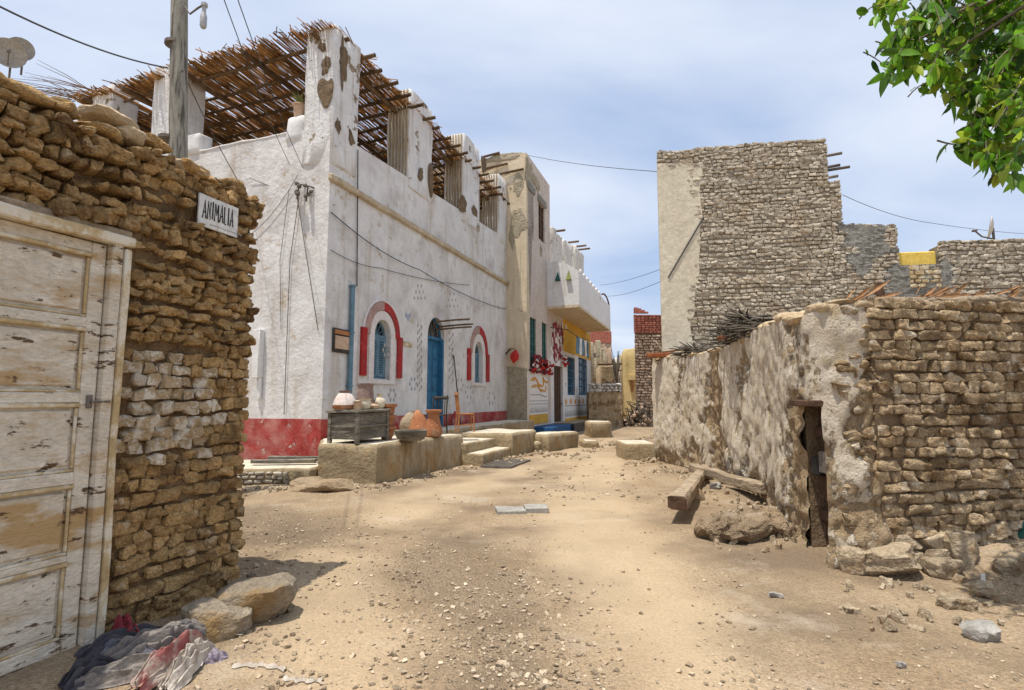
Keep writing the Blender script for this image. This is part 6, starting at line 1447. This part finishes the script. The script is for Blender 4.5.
# ---------------------------------------------------------------- tree at the upper right
tb = np.array([5.0, 2.4, 0]); tree = empty('leafy_tree', tb, 'green broad-leaved tree hanging into the upper right corner', 'tree')
hub = np.array([4.5, 3.2, 4.4])
m = MB(); m.tube([tb, tb+np.array([-.05, .1, 1.6]), tb+np.array([-.2, .4, 3.2]), hub], [.2, .16, .13, .09], 12); m.build('trunk', M_['bark'], tree, smooth=60)
mb = MB(); ml = MB(); lrg = np.random.default_rng(5)
LV = np.array([(0, 0, 0), (.22, .2, .035), (.27, .5, .05), (.17, .8, .03), (0, 1.05, -.04), (-.17, .8, .03), (-.27, .5, .05), (-.22, .2, .035), (0, .25, -.01), (0, .5, 0), (0, .8, -.01)])
LF = [(0, 1, 8), (8, 1, 2, 9), (9, 2, 3, 10), (10, 3, 4), (0, 8, 7), (8, 9, 6, 7), (9, 10, 5, 6), (10, 4, 5)]
def leaf(p, d, s):
    d = d/np.linalg.norm(d); r = lrg.normal(size=3); x = np.cross(d, r); x /= np.linalg.norm(x); z = np.cross(x, d); s2 = s*lrg.uniform(.55, 1.2)
    v = p+(LV[:, :1]*x*.9+LV[:, 1:2]*d+LV[:, 2:3]*z*1.5)*s2; v[:, 2] -= (LV[:, 1]**2)*s2*.45*lrg.uniform(0, 1); ml.add(v, LF, int(lrg.choice([0, 1, 2], p=[.62, .26, .12])))
def twig(a, b_, nl, s=.118):
    mid_ = (a+b_)/2+lrg.normal(size=3)*.06+np.array([0, 0, .08]); P = [(1-t)**2*a+2*t*(1-t)*mid_+t*t*b_ for t in np.linspace(0, 1, 7)]; mb.tube(P, [.007-.0008*k for k in range(7)], 4)
    for k in range(nl):
        t = .25+.75*(k/nl)**.8; q = (1-t)**2*a+2*t*(1-t)*mid_+t*t*b_; ax = b_-a; ax = ax/np.linalg.norm(ax)
        leaf(q+lrg.normal(size=3)*.012, ax*.5+lrg.normal(size=3)*.65+np.array([0, 0, -.35]), s)
def limb(px, py, Y, r=.022):
    e_ = at_y(px, py, Y); mb.tube([hub, (hub+e_)/2+np.array([0, 0, .2]), e_], [r, r*.7, r*.35], 6); return e_
zones = [(985, 20, 34, 26, 3.8, 20), (930, 18, 26, 22, 3.7, 16), (1010, 60, 26, 30, 3.6, 20), (965, 50, 26, 22, 3.9, 16), (905, 50, 16, 22, 3.7, 11), (930, 72, 14, 14, 3.7, 7), (990, 100, 20, 26, 3.7, 14), (1015, 125, 22, 25, 3.5, 15), (968, 110, 10, 18, 3.7, 6),
         (990, 145, 14, 14, 3.6, 6), (1020, 160, 12, 14, 3.5, 4), (888, 14, 10, 12, 3.8, 5), (896, 60, 10, 16, 3.8, 6), (958, 92, 14, 22, 3.8, 8), (975, 140, 12, 16, 3.7, 7), (1000, 165, 12, 12, 3.6, 5), (945, 30, 20, 20, 4.2, 10), (1000, 80, 30, 40, 4.3, 16), (975, -60, 70, 50, 3.9, 26), (1080, 20, 40, 90, 3.7, 34), (1100, -80, 80, 60, 3.4, 20)]
for (cx_, cy_, rx, ry, Y, nt_) in zones:
    e_ = limb(cx_+rx*.5, cy_-ry*.7, Y+.1)
    for k in range(nt_):
        a = e_+lrg.normal(size=3)*.12; pxx, pyy = cx_+lrg.uniform(-1, 1)*rx, cy_+lrg.uniform(-1, 1)*ry; b_ = at_y(pxx, pyy, Y+lrg.normal()*.22)
        if b_[2] > a[2]+.3: b_[2] = a[2]+.2
        twig(a, b_, int(lrg.integers(6, 13)))
mb.build('branches', M_['bark'], tree, smooth=60); ml.build('crown', [M_['leaf'], M_['leafyellow'], M_['leafdark']], tree, smooth=180, fix=False)
